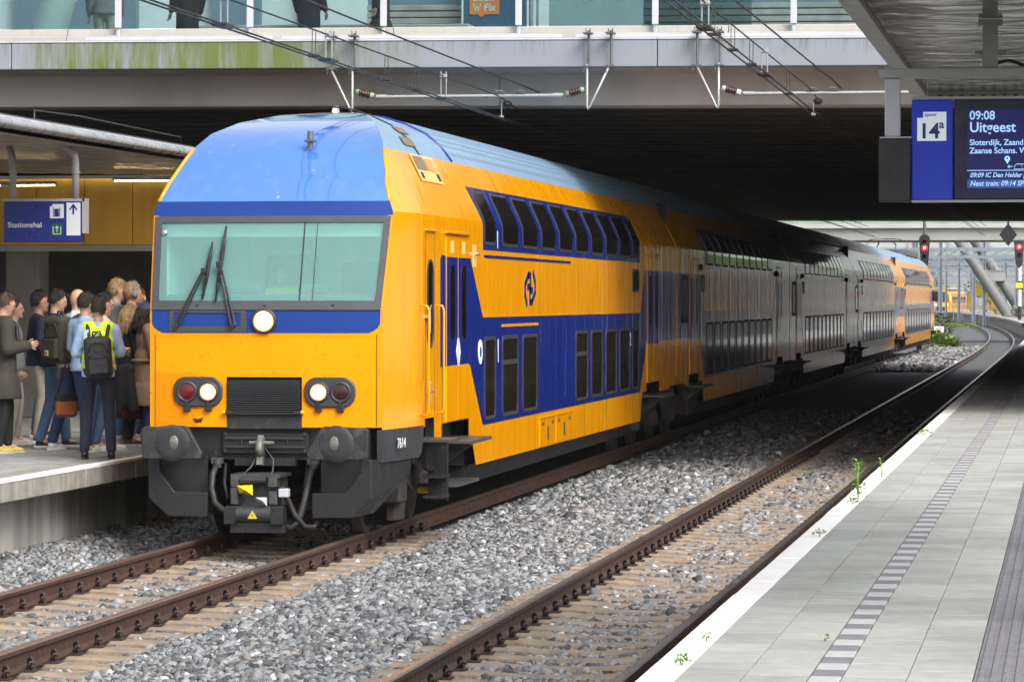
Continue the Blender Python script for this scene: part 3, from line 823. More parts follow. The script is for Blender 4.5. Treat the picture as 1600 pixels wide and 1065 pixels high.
mat('warn_yellow', (0.75,0.48,0.02), 0.5); mat('plug_yellow', (0.70,0.52,0.02), 0.5, var=.15); mat('plug_grey', (0.45,0.46,0.50), 0.5)
SEC = [(1.39,3.36),(1.385,3.42),(1.34,3.53),(1.25,3.72),(1.19,3.85),(1.125,3.98),(1.06,4.11),(.93,4.29),(.75,4.44),(.5,4.56),(.25,4.635),(0,4.66)]
NY = 6                                              # section points 0..NY are yellow
_sz = [p[1] for p in SEC]; _sx = [p[0] for p in SEC]
def hwz(z): return 1.39 if z <= 3.36 else float(np.interp(z, _sz, _sx))
FP = [(.2,0),(2.38,.02),(3.36,.36),(3.42,.372),(3.53,.395),(3.72,.56),(3.85,.76),(3.98,.92),(4.11,1.10),(4.29,1.46),(4.44,2.05),(4.56,2.9),(4.635,3.8),(4.66,4.6)]
_fz = [p[0] for p in FP]; _fy = [p[1] for p in FP]
def fy(z): return float(np.interp(z, _fz, _fy))
def kx(y): return 1.0-(.16/1.39)*max(0.0,(1.46-y)/1.46)**1.4 if y < 1.46 else 1.0
def side_pt(y, z, o=0.0): return ((hwz(z)+o)*kx(y), y, z+(o*.55 if z > 3.45 else 0))
def front_pt(u, z, o=0.0): return (u*hwz(z)*kx(fy(z)), fy(z)-.07*(1-u*u)-o, z)
train = empty('train', (T1,36.0,0), 0, 'yellow and blue double-deck train with lit headlights standing at the platform', 'train')
TRY = 36.0

def decal(parent, name, poly, o, m, back=None):
    """flat piece on the train's right side; poly of (y,z) below the knee"""
    mb = MB(); b = 1.3895 if back is None else back
    mb.prism(poly, 'x', b, 1.39+o)
    return mb.build(name, m, parent)
def band(parent, name, yl, yr, zs, o, m, n=1):
    mb = MB(); rows = []
    for i, z in enumerate(zs):
        a = yl(z) if callable(yl) else yl; b_ = yr(z) if callable(yr) else yr
        if len(zs) > 4 and not callable(yl) and i in (0,len(zs)-1): a += .05; b_ -= .05
        rows.append([side_pt(a+(b_-a)*k/n, z, o) for k in range(n+1)])
    mb.grid(rows)
    # rim
    for i in range(len(rows)-1):
        for e in (0,-1):
            p, q = rows[i][e], rows[i+1][e]
            mb.add([p,q,(q[0]-o*1.2,q[1],q[2]),(p[0]-o*1.2,p[1],p[2])],[(0,1,2,3)])
    return mb.build(name, m, parent, fix=False)
def ring_frame(y0, y1, z0, z1, r, w, d):
    mb = MB(); a = rrect(y0,y1,z0,z1,r); b = rrect(y0+w,y1-w,z0+w,z1-w,max(.01,r-w*.6)); n = len(a)
    v = [(1.388,p[0],p[1]) for p in a]+[(1.39+d,p[0],p[1]) for p in a]+[(1.39+d,p[0],p[1]) for p in b]+[(1.392,p[0],p[1]) for p in b]
    f = []
    for i in range(n):
        j = (i+1)%n
        f += [(i,j,n+j,n+i),(n+i,n+j,2*n+j,2*n+i),(2*n+i,2*n+j,3*n+j,3*n+i)]
    mb.add(v, f); return mb
_cache = {}
def lower_window(parent, y0, y1, z0=1.07, z1=2.06, vent=False, glass='win_glass_warm', w=.045, r=.10, gb=.0065):
    key = (round(y1-y0,3), z0, z1, w, r)
    if key not in _cache:
        L_ = y1-y0
        fm = ring_frame(0,L_,z0,z1,r,w,.014).mesh('window_frame','win_rubber'); fix_normals(fm)
        pm_ = MB().prism(rrect(w*.7,L_-w*.7,z0+w*.7,z1-w*.7,max(.02,r-w*.5)),'x',1.389,1.39+gb).mesh('window_pane',glass); fix_normals(pm_)
        _cache[key] = (fm, pm_)
    fm, pm_ = _cache[key]
    link('window_frame', fm, parent, (0,y0,0)); link('window_pane', pm_, parent, (0,y0,0))
    if vent: MB().bbox(1.39,1.406,y0+.04,y1-.04,z1-.36,z1-.30,.004).build('vent_bar','win_rubber',parent)
UZ = [3.15,3.20,3.36,3.42,3.53,3.72,3.79]
def upper_window(parent, y0, y1):
    band(parent,'window_frame',y0,y1,UZ,.010,'win_rubber')
    band(parent,'window_pane',y0+.035,y1-.035,[3.19,3.24,3.36,3.42,3.53,3.70,3.76],.016,'win_glass')
def door(parent, yc, w, blue=True, z0=1.14):
    h = w/2
    for s in (-1,1):
        a, b_ = (yc-h,yc-.022) if s < 0 else (yc+.022,yc+h)
        decal(parent,'door_leaf',[(a,z0),(b_,z0),(b_,3.20),(a,3.20)],.012,'train_yellow')
        if blue: decal(parent,'door_leaf_paint',[(a+.002,1.765),(b_-.002,1.765),(b_-.002,2.975),(a+.002,2.975)],.015,'train_blue')
        lower_window(parent,(a+b_)/2-.17,(a+b_)/2+.17,2.03,2.92,w=.04,r=.12,glass='win_glass',gb=.0185)
        decal(parent,'door_notice',[((a+b_)/2-.10,3.02),((a+b_)/2+.10,3.02),((a+b_)/2+.10,3.16),((a+b_)/2-.10,3.16)],.0145,'hatch_yellow')
    decal(parent,'door_gap',[(yc-.02,z0-.02),(yc+.02,z0-.02),(yc+.02,3.22),(yc-.02,3.22)],.006,'under_black')
    MB().bbox(1.38,1.43,yc-h-.06,yc+h+.06,3.235,3.265,.006).build('rain_strip','train_yellow',parent)
def step(parent, y0, y1, z=.93):
    mb = MB(); mb.bbox(1.15,1.66,y0,y1,z-.04,z,.008); mb.prism([(1.2,z-.28),(1.26,z-.28),(1.6,z-.04),(1.2,z-.04)],'y',(y0+y1)/2-.03,(y0+y1)/2+.03)
    mb.build('step_plate','steel_dull',parent)
    mb = MB(); mb.box(1.12,1.16,y0-.05,y1+.05,z,1.16); mb.build('step_recess','skirt_grey_light',parent)
def wheelset(parent, y):
    mb = MB()
    for s in (-1,1):
        mb.lathe([(0,-.02),(.16,-.05),(.18,-.02),(.38,-.01),(.40,.03),(.46,.03),(.46,-.06),(.49,-.07),(.49,-.10),(.40,-.10),(.38,-.05),(.17,-.06),(0,-.06)] if s>0 else
                 [(0,.02),(.16,.05),(.18,.02),(.38,.01),(.40,-.03),(.46,-.03),(.46,.06),(.49,.07),(.49,.10),(.40,.10),(.38,.05),(.17,.06),(0,.06)], (s*.77,y,.46), 'x', 28)
    mb.cyl((-.75,y,.46),(.75,y,.46),.09,n=12)
    return mb.build('wheelset','under_brown',parent)
def bogie(parent, yc, wb=2.5):
    wheelset(parent, yc-wb/2); wheelset(parent, yc+wb/2)
    mb = MB()
    for s in (-1,1):
        mb.prism([(yc-wb/2-.5,.58),(yc-wb/2+.35,.58),(yc-.5,.42),(yc+.5,.42),(yc+wb/2-.35,.58),(yc+wb/2+.5,.58),(yc+wb/2+.5,.74),(yc-wb/2-.5,.74)],'x',s*.98,s*1.14)
        for w in (-1,1):
            mb.bbox(s*1.08-.12,s*1.08+.12,yc+w*wb/2-.2,yc+w*wb/2+.2,.32,.60,.03)
            mb.cyl((s*1.05,yc+w*(wb/2+.32),.60),(s*1.05,yc+w*(wb/2+.32),.95),.09,n=10); mb.cyl((s*1.05,yc+w*(wb/2-.32),.60),(s*1.05,yc+w*(wb/2-.32),.95),.09,n=10)
    mb.box(-.95,.95,yc-.25,yc+.25,.4,.95)
    return mb.build('bogie_frame','under_brown',parent)

def coach_shell(mb, y0, y1, bottom, front=False):
    """side walls + arched upper shell; material 0 yellow, 1 roof"""
    ya = 1.46 if front else y0
    for s in (1,-1):
        pts = [(s*1.39,y,z) for y, z in bottom]+[(s*1.39,y1,3.36),(s*1.39,ya,3.36)]
        mb.mi = 0; mb.add(pts, [tuple(range(len(pts)))])
        for i in range(len(SEC)-1):
            mb.mi = 0 if i < NY else 1; mb.smooth = True
            ra, rb = [], []
            for P, row in ((SEC[i],ra),(SEC[i+1],rb)):
                a = fy(P[1]) if front else y0
                ys = [a+(max(a+.02,5.0)-a)*k/10 for k in range(11)]+[y1] if front else [y0,y1]
                row += [(s*P[0]*(kx(y) if front else 1), y, P[1]) for y in ys]
            mb.grid([ra,rb])
        mb.smooth = False
    mb.mi = 0
    sec = [(1.39,1.15)]+SEC; out = [(x,y1,z) for x, z in sec]+[(-x,y1,z) for x, z in sec[-2::-1]]
    mb.add(out, [tuple(range(len(out)))])
    if not front:
        out = [(x,y0,z) for x, z in sec]+[(-x,y0,z) for x, z in sec[-2::-1]]
        mb.add(out, [tuple(range(len(out)))])
def roof_ribs(parent, y0, y1):
    for s in (1,-1):
        for x in (.98,.90,.81,.71,.60,.48,.35):
            z = float(np.interp(-x, [-p[0] for p in SEC], _sz))
            mb = MB(); mb.prism([(s*x-.016,z-.02),(s*x+.016,z-.02),(s*x+.006,z+.020),(s*x-.006,z+.020)],'y',y0,y1)
            mb.build('roof_rib','roof_blue',parent)
BLUEZ = (2.98,1.80)
def underframe(parent, a, b_):
    mb = MB()
    mb.prism([(-1.30,.57),(1.30,.57),(1.12,.30),(-1.12,.30)],'y',a,b_)
    mb.box(-1.25,1.25,a-.1,b_+.1,.56,1.2)
    mb.build('underframe','under_black',parent)

# ---------------------------------------------------------------- leading coach (with cab)
L1 = 26.17
mb = MB()
bottom = [(1.46,1.13),(1.62,1.13),(1.62,1.22),(2.17,1.22),(2.17,.86),(2.62,.90),(2.62,1.13),(4.42,1.13),(4.42,.93),(4.60,.93),(4.92,.57),(20.95,.54),(21.25,1.0),(21.8,1.0),(21.8,1.13),(23.6,1.13),(23.6,.95),(25.0,.95),(25.4,1.0),(L1,1.0)]
coach_shell(mb, 0, L1, bottom, True)
# cheeks: from the front plane back to the parallel sides
for s in (1,-1):
    zs = [1.13,1.5,2.0,2.38,2.7,3.0,3.36]
    mb.smooth = True
    rows = []
    for z in zs:
        a = fy(z); rows.append([(s*1.39*kx(a+(1.46-a)*k/8), a+(1.46-a)*k/8, z) for k in range(9)])
    mb.grid(rows); mb.smooth = False
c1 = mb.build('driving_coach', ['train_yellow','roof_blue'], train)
c1['label'] = 'leading coach with cab, sunlit in front of the bridge'
# front skin
U = [-1,-.97,-.9,-.8,-.6,-.3,0,.3,.6,.8,.9,.97,1]
def fgrid(zs, us=U, o=0.0):
    m_ = MB(); m_.smooth = True; m_.grid([[front_pt(u,z,o) for u in us] for z in zs]); return m_
def fx(x, z): return x/(hwz(z)*kx(fy(z)))            # metres -> u
GX, GZ0, GZ1 = .40, 1.18, 1.68
m_ = MB(); m_.smooth = True
m_.grid([[front_pt(u,z) for u in U] for z in (1.70,1.85,2.0,2.2,2.40)])
gu = fx(GX,1.4)
for s in (-1,1):
    us = [s*(gu+(1-gu)*k/6) for k in range(7)]
    m_.grid([[front_pt(u,z) for u in us] for z in (1.18,1.3,1.5,1.70)])
m_.build('front_panel','train_yellow_front',c1,fix=False)
for s in (-1,1):
    m_ = MB(); m_.grid([[front_pt(s*u,z,.001) for u in (.955,1)] for z in (2.40,2.7,3.0,3.38)]); m_.build('front_pillar','train_yellow_front',c1,fix=False)
NZ = [3.37,3.42,3.47,3.53]
fgrid(NZ).build('brow_panel','front_blue',c1,fix=False)
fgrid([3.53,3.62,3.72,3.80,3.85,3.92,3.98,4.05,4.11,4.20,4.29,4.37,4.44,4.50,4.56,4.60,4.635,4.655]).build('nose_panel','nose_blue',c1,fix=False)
for s in (-1,1):                                      # rounded bright edge between nose and side
    pts = [(s*(hwz(z)*kx(fy(z))-.006), fy(z)+.012, z+.0) for z in (3.53,3.62,3.72,3.85,3.98,4.11)]
    MB().tube(pts,.022,8).build('nose_edge','train_yellow',c1)
# blue panel below the windscreen, rounded lower corners
zs = [2.155,2.162,2.18,2.21,2.26,2.40]; rows = []
for z in zs:
    k = .985-.11*max(0,(2.26-z)/.105)**2.2*.9
    rows.append([front_pt(k*u,z,.004) for u in U])
m_ = MB(); m_.smooth = True; m_.grid(rows); m_.build('blue_panel','front_blue',c1,fix=False)
# windscreen frame and glass
def fr_ring(u0, u1, z0, z1, v0, v1, w0, w1, o):
    def loop(a,b_,c,d,n=10):
        L_ = [(a+(b_-a)*k/n,c) for k in range(n)]+[(b_,c+(d-c)*k/n) for k in range(n)]+[(b_+(a-b_)*k/n,d) for k in range(n)]+[(a,d+(c-d)*k/n) for k in range(n)]
        return L_
    A, B = loop(u0,u1,z0,z1), loop(v0,v1,w0,w1); n = len(A); m_ = MB()
    v = [front_pt(u,z,o) for u, z in A]+[front_pt(u,z,o) for u, z in B]+[front_pt(u,z,-.015) for u, z in B]+[front_pt(u,z,-.01) for u, z in A]
    f = []
    for i in range(n):
        j = (i+1)%n; f += [(i,j,n+j,n+i),(n+i,n+j,2*n+j,2*n+i),(3*n+i,3*n+j,j,i)]
    m_.add(v,f); return m_
fr_ring(-.985,.985,2.395,3.375,-.925,.935,2.49,3.305,.018).build('windscreen_frame','ws_frame',c1)
m_ = MB(); m_.smooth = True; m_.grid([[front_pt(-.93+1.87*k/8,z,.004) for k in range(9)] for z in (2.485,2.75,3.0,3.31)]); m_.build('windscreen_glass','windscreen',c1,fix=False)
for x, w in ((.365,.016),(.50,.007)):
    m_ = MB(); m_.grid([[front_pt(fx(x+d,z),z,.008) for d in (-w/2,w/2)] for z in (2.49,2.9,3.31)]); m_.build('windscreen_divider','black_rubber',c1,fix=False)
for x in (-.72,0,.72):
    p = front_pt(fx(x,2.44),2.44,.02); MB().bbox(p[0]-.02,p[0]+.02,p[1]-.004,p[1]+.01,p[2]-.008,p[2]+.008,.003).build('drain_slot','black_plastic',c1)
p = front_pt(-.90,3.20,.006); MB().lathe([(0,-.02),(.03,-.02),(.038,0)],p,'y',14).build('front_camera','chrome',c1)
# cab interior
m_ = MB(); m_.box(-1.15,1.15,1.60,1.65,2.2,3.5); m_.build('cab_back_wall','cab_interior',c1)
m_ = MB(); m_.box(-1.18,-1.15,.5,1.6,2.2,3.5); m_.box(1.15,1.18,.5,1.6,2.2,3.5); m_.box(-1.15,1.15,.45,1.6,3.40,3.43); m_.build('cab_lining','cab_interior',c1)
m_ = MB(); m_.bbox(-1.1,1.1,.15,.62,2.30,2.56,.03); m_.bbox(.30,.62,.18,.45,2.56,2.66,.02); m_.bbox(-.5,-.1,.18,.45,2.56,2.64,.02); m_.build('cab_desk','cab_dark',c1)
MB().box(.64,1.10,1.56,1.595,2.3,3.25).build('cab_door','hall_white',c1)
MB().bbox(-.30,.26,1.25,1.42,2.3,2.98,.05).build('driver_seat','cab_dark',c1); MB().bbox(.55,1.05,1.2,1.36,2.3,2.9,.05).build('second_seat','cab_dark',c1); MB().box(-.95,-.55,1.55,1.59,2.75,3.25).build('cab_notice','hall_white',c1); MB().box(-1.14,1.14,.40,.43,3.16,3.34).build('sun_blind','cab_interior',c1)
# wiper panel and wipers
def fp(px, py, o=0.02):                                # photograph-measured front coordinates (metres off the centre line)
    return Vector(front_pt(fx(px,py),py,o))
fr_ring(fx(-1.02,2.3),fx(-.19,2.3),2.165,2.385,fx(-.97,2.3),fx(-.25,2.3),2.225,2.365,.010).build('wiper_panel','ws_frame',c1)
def wiper(piv, elbow, b0, b1):
    m_ = MB()
    e = fp(*elbow,.09)
    for d in (-.022,.022): m_.cyl(fp(piv[0]+d,piv[1],.05), e+Vector((d*.6,0,0)), .013, n=6)
    m_.cyl(fp(*piv,.0),fp(*piv,.07),.024,n=10)
    m_.bbox(e.x-.03,e.x+.03,e.y-.02,e.y+.02,e.z-.03,e.z+.03,.008)
    m_.build('wiper_arm','black_rubber',c1)
    m_ = MB(); q0, q1 = fp(*b0,.05), fp(*b1,.05); mid = (q0+q1)/2
    m_.tube([q0,(q0*2+q1)/3,(q0+q1*2)/3,q1],[.010,.026,.026,.010],6)
    m_.tube([q0*.75+q1*.25+Vector((.012,-.02,0)),mid+Vector((.018,-.05,0)),q0*.25+q1*.75+Vector((.012,-.02,0))],.009,5); m_.cyl(mid+Vector((.018,-.05,0)),e,.011,n=6)
    m_.build('wiper_blade','black_rubber',c1)
wiper((-.93,2.235),(-.66,2.80),(-.60,3.10),(-.66,2.50))
wiper((-.32,2.235),(-.50,2.87),(-.465,3.27),(-.515,2.48))
# lamps
def disc_lamp(x, z, r, m, name, rim='win_rubber', proud=.03):
    p = fp(x,z,proud)
    MB().lathe([(r+.03,.05),(r+.03,.0),(r+.01,-.012),(r,.0)],p,'y',24).build(name+'_bezel',rim,c1)
    MB().lathe([(0,-.012),(r*.6,-.009),(r,.0)],p,'y',24).build(name,m if m.startswith('lens') else 'lamp_ring',c1)
    if not m.startswith('lens'): MB().lathe([(0,-.016),(r*.45,-.014),(r*.80,-.0075)],p,'y',24).build('lamp_bulb',m,c1)
disc_lamp(.0,2.28,.105,'lamp_top_on','headlight')
for s in (-1,1):
    zc = 1.545; xc = s*.70-.005
    m_ = MB(); o_ = fp(xc,zc,.0)
    out = rrect(xc-.265,xc+.265,zc-.155,zc+.155,.13,7)
    v0 = [fp(x,z,-.005) for x, z in out]; v1 = [fp(x,z,.028) for x, z in out]; v2 = [fp(xc+(x-xc)*.95,zc+(z-zc)*.93,.036) for x, z in out]; n = len(out)
    m_.add(v0+v1+v2,[(i,(i+1)%n,n+(i+1)%n,n+i) for i in range(n)]+[(n+i,n+(i+1)%n,2*n+(i+1)%n,2*n+i) for i in range(n)]+[tuple(range(2*n,3*n))])
    m_.build('lamp_cluster','win_rubber',c1)
    disc_lamp(xc-s*.115,zc,.083,'lamp_on','headlight',proud=.044)
    disc_lamp(xc+s*.115,zc,.083,'lens_red' if s<0 else 'lens_dark','tail_light',proud=.044)
    for d in (-.115,.115):
        p = fp(xc+d,1.372,.03); m_ = MB(); m_.bbox(p[0]-.035,p[0]+.035,p[1]-.02,p[1]+.03,p[2]-.03,p[2]+.03,.006); m_.box(p[0]-.012,p[0]+.012,p[1]-.03,p[1],p[2]+.02,p[2]+.075); m_.build('lamp_hinge','black_plastic',c1)
m_ = MB(); m_.tube([fp(-.755,1.265,.006),fp(-.72,1.245,.006),fp(-.68,1.25,.006),fp(-.655,1.27,.006)],[.008,.02,.022,.008],5); m_.build('paint_chip','under_brown',c1)
paint_mat('yellow_patch', (0.78,0.225,0.0), (0.55,0.17,0.0), rough=0.45, dirt=0.2, ripple=0.04, coat=0.0, spec=0.12, speck=0.6, spsc=42.0, spt=(0.655,0.70), spc=(0.22,0.10,0.02))
m_ = MB(); m_.grid([[front_pt(fx(x_,z_),z_,.002) for x_ in (-1.20,-1.05,-.9,-.72)] for z_ in (1.19,1.4,1.6,1.74)]); m_.build('repaint_patch','yellow_patch',c1,fix=False)
for u_ in (-.955,.955):
    m_ = MB(); m_.grid([[front_pt(u_+d_,z_,.003) for d_ in (-.004,.004)] for z_ in (1.19,1.5,1.8,2.14)]); m_.build('panel_seam','under_brown',c1,fix=False)
m_ = MB(); m_.grid([[front_pt(u_,z_,.003) for u_ in U] for z_ in (2.118,2.124)]); m_.build('panel_seam','yellow_patch',c1,fix=False)
# radiator grille
m_ = MB(); m_.box(-.405,.405,-.01,.10,1.315,1.70); m_.build('grille_box','under_black',c1)
for k in range(14):
    z = 1.655-.0235*k
    MB().prism([(-.085,z-.006),(-.055,z-.012),(-.050,z+.002),(-.085,z+.004)],'x',-.385,.385).build('grille_slat','skirt_grey_light',c1)
m_ = MB(); m_.box(-.40,.40,-.10,-.06,1.315,1.335); m_.box(-.40,-.32,-.11,-.07,1.32,1.355); m_.box(.32,.40,-.11,-.07,1.32,1.355); m_.build('grille_bar','black_plastic',c1)
for s in (-1,1):
    MB().cyl((s*.43,-.09,1.335),(s*.40,-.09,1.335),.02,n=8).build('grille_knob','warn_yellow',c1)
m_ = MB(); m_.box(-.40,.40,-.05,.05,1.165,1.31); m_.build('grille_apron','buffer_black',c1)
# lower front: headstock, buffers, ploughs
m_ = MB(); m_.box(-1.1,1.1,.06,.30,.84,1.175); m_.bbox(-.46,.46,.0,.08,.90,1.13,.01); m_.box(-.32,.32,-.02,.1,.78,.86); m_.build('headstock','skirt_grey',c1)
m_ = MB(); m_.box(-.42,.42,-.03,.0,1.055,1.075); m_.box(-.42,.42,-.03,.0,.965,.985); m_.box(-.25,-.24,-.03,0,.985,1.055); m_.box(.24,.25,-.03,0,.985,1.055)
for x in (-.42,.42):
    for z in (1.11,.935): m_.cyl((x,-.02,z),(x,.01,z),.018,n=8)
m_.build('headstock_rails','skirt_grey_light',c1)
m_ = MB(); m_.lathe([(.04,-.035),(.09,-.03),(.09,.03),(.04,.035)],(-.02,-.16,.97),'x',18); m_.prism([(-.20,.80),(-.10,.78),(-.05,1.06),(-.12,1.10)],'x',-.05,.01)
m_.cyl((-.14,-.12,1.02),(.12,-.12,1.02),.022,n=8); m_.build('draw_hook','wear_grey',c1)
m_ = MB(); m_.tube([(.02,-.14,.98),(.12,-.15,.85),(.13,-.22,.74),(.10,-.30,.66)],.008,6); m_.tube([(-.06,-.14,.9),(-.10,-.2,.78),(-.20,-.30,.67)],.008,6); m_.build('hook_cable','steel_dull',c1)
BUF = [(1.19,1.175),(1.15,1.195),(.74,1.21),(.70,1.195),(.545,.925),(.57,.87),(.60,.862),(1.15,.865),(1.185,.90)]
PL = [(1.18,.86),(1.18,.45),(.97,.26),(.55,.25),(.55,.51),(.9,.515),(1.06,.73),(1.06,.86)]
for s in (-1,1):
    m_ = MB(); m_.prism([(s*x,z) for x, z in BUF],'y',-.52,-.46); o_ = m_.build('buffer_plate','buffer_black',c1); smooth_mod(o_,.012,2)
    m_ = MB(); m_.lathe([(.0,-.534),(.12,-.532),(.17,-.528),(.19,-.518)],(s*.86,0,1.03),'y',22); m_.build('buffer_dome','buffer_black',c1)
    m_ = MB(); m_.sphere((s*.84,-.53,1.035),(.05,.012,.075),12,8); m_.build('buffer_wear','wear_grey',c1)
    m_ = MB(); m_.cyl((s*.86,-.47,1.03),(s*.86,.06,1.03),.11,n=16); m_.build('buffer_stem','under_black',c1)
    m_ = MB(); m_.prism([(s*x,z) for x, z in PL],'y',-.27,-.22); o_ = m_.build('plough','skirt_grey',c1); smooth_mod(o_,.012,2)
    m_ = MB(); m_.box(min(s*.60,s*1.10),max(s*.60,s*1.10),-.05,0,.45,.90); m_.build('plough_back','skirt_grey',c1)
    # return of the plough round the corner
    a = [(s*1.175,-.24,.86),(s*1.175,-.24,.45),(s*.97,-.24,.26)]; b_ = [(s*1.355,1.02,.80),(s*1.345,.95,.66),(s*1.05,.50,.27)]
    m_ = MB(); m_.add(a+b_,[(0,1,4,3),(1,2,5,4)]); m_.add([(p[0]-s*.03,p[1]+.02,p[2]) for p in a+b_],[(0,1,4,3),(1,2,5,4)]); m_.build('plough_side','skirt_grey',c1)
    # corner skirt under the cheek
    rows = []
    for z in (.82,.86,1.0,1.155):
        y1_ = 1.50 if z > .95 else (1.38 if z > .84 else 1.28)
        rows.append([(s*(1.395*kx(y)), y, z) for y in [-.0+(y1_)*k/10 for k in range(11)]])
    m_ = MB(); m_.smooth = True; m_.grid(rows); m_.build('corner_skirt','skirt_grey_light',c1)
    m_ = MB(); m_.grid([[(s*1.18,-.0,.82),(s*1.235,.0,.82)],[(s*1.18,-.0,1.155),(s*1.235,.0,1.155)]]); m_.build('corner_skirt_face','skirt_grey_light',c1)
t_ = text('fleet_number','7614',.15,(1.327,.36,.955),'white_print',c1,rx=90,rz=83,bold=.0006,sx=.95)
# coupler under the hook
cz = -.42
m_ = MB(); m_.box(-.27,.25,cz,cz+.55,.60,.635); m_.bbox(-.27,-.17,cz-.02,cz+.2,.50,.60,.01); m_.bbox(.12,.22,cz-.02,cz+.2,.50,.60,.01); m_.bbox(-.27,-.19,cz-.02,cz+.2,.32,.50,.01); m_.bbox(.13,.22,cz-.02,cz+.2,.32,.46,.01); m_.box(-.25,.22,cz+.14,cz+.5,.3,.62); m_.build('coupler_body','steel_dull',c1)
m_ = MB(); m_.cyl((-.16,cz-.03,.575),(.11,cz-.03,.575),.035,n=10); m_.build('coupler_roller','black_plastic',c1)
m_ = MB(); m_.add([(-.20,cz-.03,.52),(-.03,cz-.03,.53),(-.03,cz-.03,.42),(-.17,cz-.03,.44),(-.09,cz-.13,.48)],[(0,1,4),(1,2,4),(2,3,4),(3,0,4)]); m_.build('coupler_cone','plug_yellow',c1)
m_ = MB(); m_.add([(.0,cz-.03,.40),(.12,cz-.03,.40),(.12,cz-.03,.31),(.02,cz-.03,.36),(.09,cz-.12,.37)],[(0,1,4),(1,2,4),(2,3,4),(3,0,4)]); m_.build('coupler_cone','plug_grey',c1)
m_ = MB(); m_.bbox(.235,.335,cz-.02,cz+.1,.40,.49,.008); m_.build('coupler_socket','plug_grey',c1)
m_ = MB(); m_.cyl((-.31,cz,.225),(.29,cz,.225),.085,n=20); m_.build('coupler_drum','skirt_grey_light',c1)
for a_, b_ in ((-.32,-.20),(.17,.30)): MB().box(a_,b_,cz-.09,cz+.09,.13,.30).build('coupler_clamp','skirt_grey',c1)
m_ = MB(); m_.box(-.27,.30,cz-.02,cz+.4,.035,.14); m_.build('coupler_tray','skirt_grey',c1)
MB().prism([(-.07,.185),(.03,.185),(-.02,.27)],'y',cz-.094,cz-.088).build('warning_sign','warn_yellow',c1)
MB().prism([(-.022,.195),(-.010,.225),(-.020,.225),(-.014,.252),(-.030,.220),(-.020,.220)],'y',cz-.098,cz-.095).build('warning_flash','under_black',c1)
MB().tube([(-.50,-.05,.80),(-.52,-.16,.70),(-.52,-.22,.55),(-.46,-.30,.40),(-.36,-.34,.33),(-.28,-.36,.31)],.035,8).build('brake_hose','black_rubber',c1)
MB().tube([(.52,-.05,.80),(.50,-.18,.66),(.47,-.24,.45),(.42,-.30,.22),(.34,-.32,.15),(.25,-.3,.2)],.035,8).build('brake_hose','black_rubber',c1)
MB().tube([(.26,cz+.02,.58),(.32,-.36,.45),(.38,-.34,.30),(.48,-.30,.17),(.56,-.22,.16),(.62,-.1,.3)],.03,8).build('brake_hose','black_rubber',c1)
MB().tube([(.45,0,.80),(.44,-.1,.6),(.46,-.15,.4),(.40,-.2,.2)],.014,6).build('brake_hose','black_rubber',c1)
MB().tube([(-.42,0,.8),(-.40,-.15,.6),(-.33,-.28,.45)],.018,6).build('brake_hose','black_rubber',c1)

for x in (-.50,.52):
    m_ = MB(); m_.cyl((x,-.05,.84),(x,-.05,.76),.045,n=10); m_.box(x-.06,x+.06,-.08,0,.80,.86); m_.build('hose_valve','steel_dull',c1)
for o_ in c1.children:                                # raise the coupler assembly
    if o_.name.startswith(('coupler','warning')): o_.location.z += .075
# roof things
p = front_pt(fx(.27,4.10),4.10,0); m_ = MB(); m_.cyl((p[0],p[1]-.05,p[2]+.01),(p[0],p[1]-.05,p[2]+.09),.03,n=10); m_.cyl((p[0],p[1]-.05,p[2]+.10),(p[0],p[1]-.05,p[2]+.19),.036,.032,n=12); m_.bbox(p[0]-.06,p[0]+.06,p[1]-.10,p[1]+.0,p[2]+.07,p[2]+.10,.01); m_.build('roof_beacon','galv_dark',c1)
m_ = MB(); m_.prism([(4.6,4.645),(4.95,4.655),(4.86,4.69),(4.80,4.76),(4.74,4.76)],'x',-.27,-.22); m_.build('roof_antenna','white_steel',c1)
for y, x0, x1, nm, mt in ((3.05,1.0,1.10,'roof_joint','under_black'),(5.15,0,1,'roof_joint','train_blue')):
    pts = [(SEC[i][0]+.004,y,SEC[i][1]+.006) for i in range(NY,len(SEC))]
    MB().tube(pts,.02 if y > 4 else .010,5).build(nm,mt,c1)
def roof_patch(y0,y1,z0,z1,o,name,m):
    m_ = MB(); zs_ = [z0+(z1-z0)*k/4 for k in range(5)]; m_.grid([[side_pt(y,z,o) for y in (y0,y1)] for z in zs_]); return m_.build(name,m,c1,fix=False)
roof_patch(2.35,3.75,3.80,4.10,.010,'roof_hatch','hatch_yellow')
roof_patch(2.45,3.05,3.93,4.08,.016,'hatch_grille','hatch_mesh'); roof_patch(3.12,3.62,3.93,4.07,.016,'hatch_panel','train_yellow')
roof_patch(2.5,2.62,3.83,3.90,.016,'hatch_slot','under_black'); roof_patch(3.50,3.66,3.83,3.91,.016,'hatch_slot','under_black')
roof_patch(2.5,3.2,4.20,4.30,.012,'roof_grille','hatch_mesh'); roof_patch(2.9,3.6,4.36,4.43,.012,'roof_grille','hatch_mesh')
roof_ribs(c1, 5.2, L1-.4)
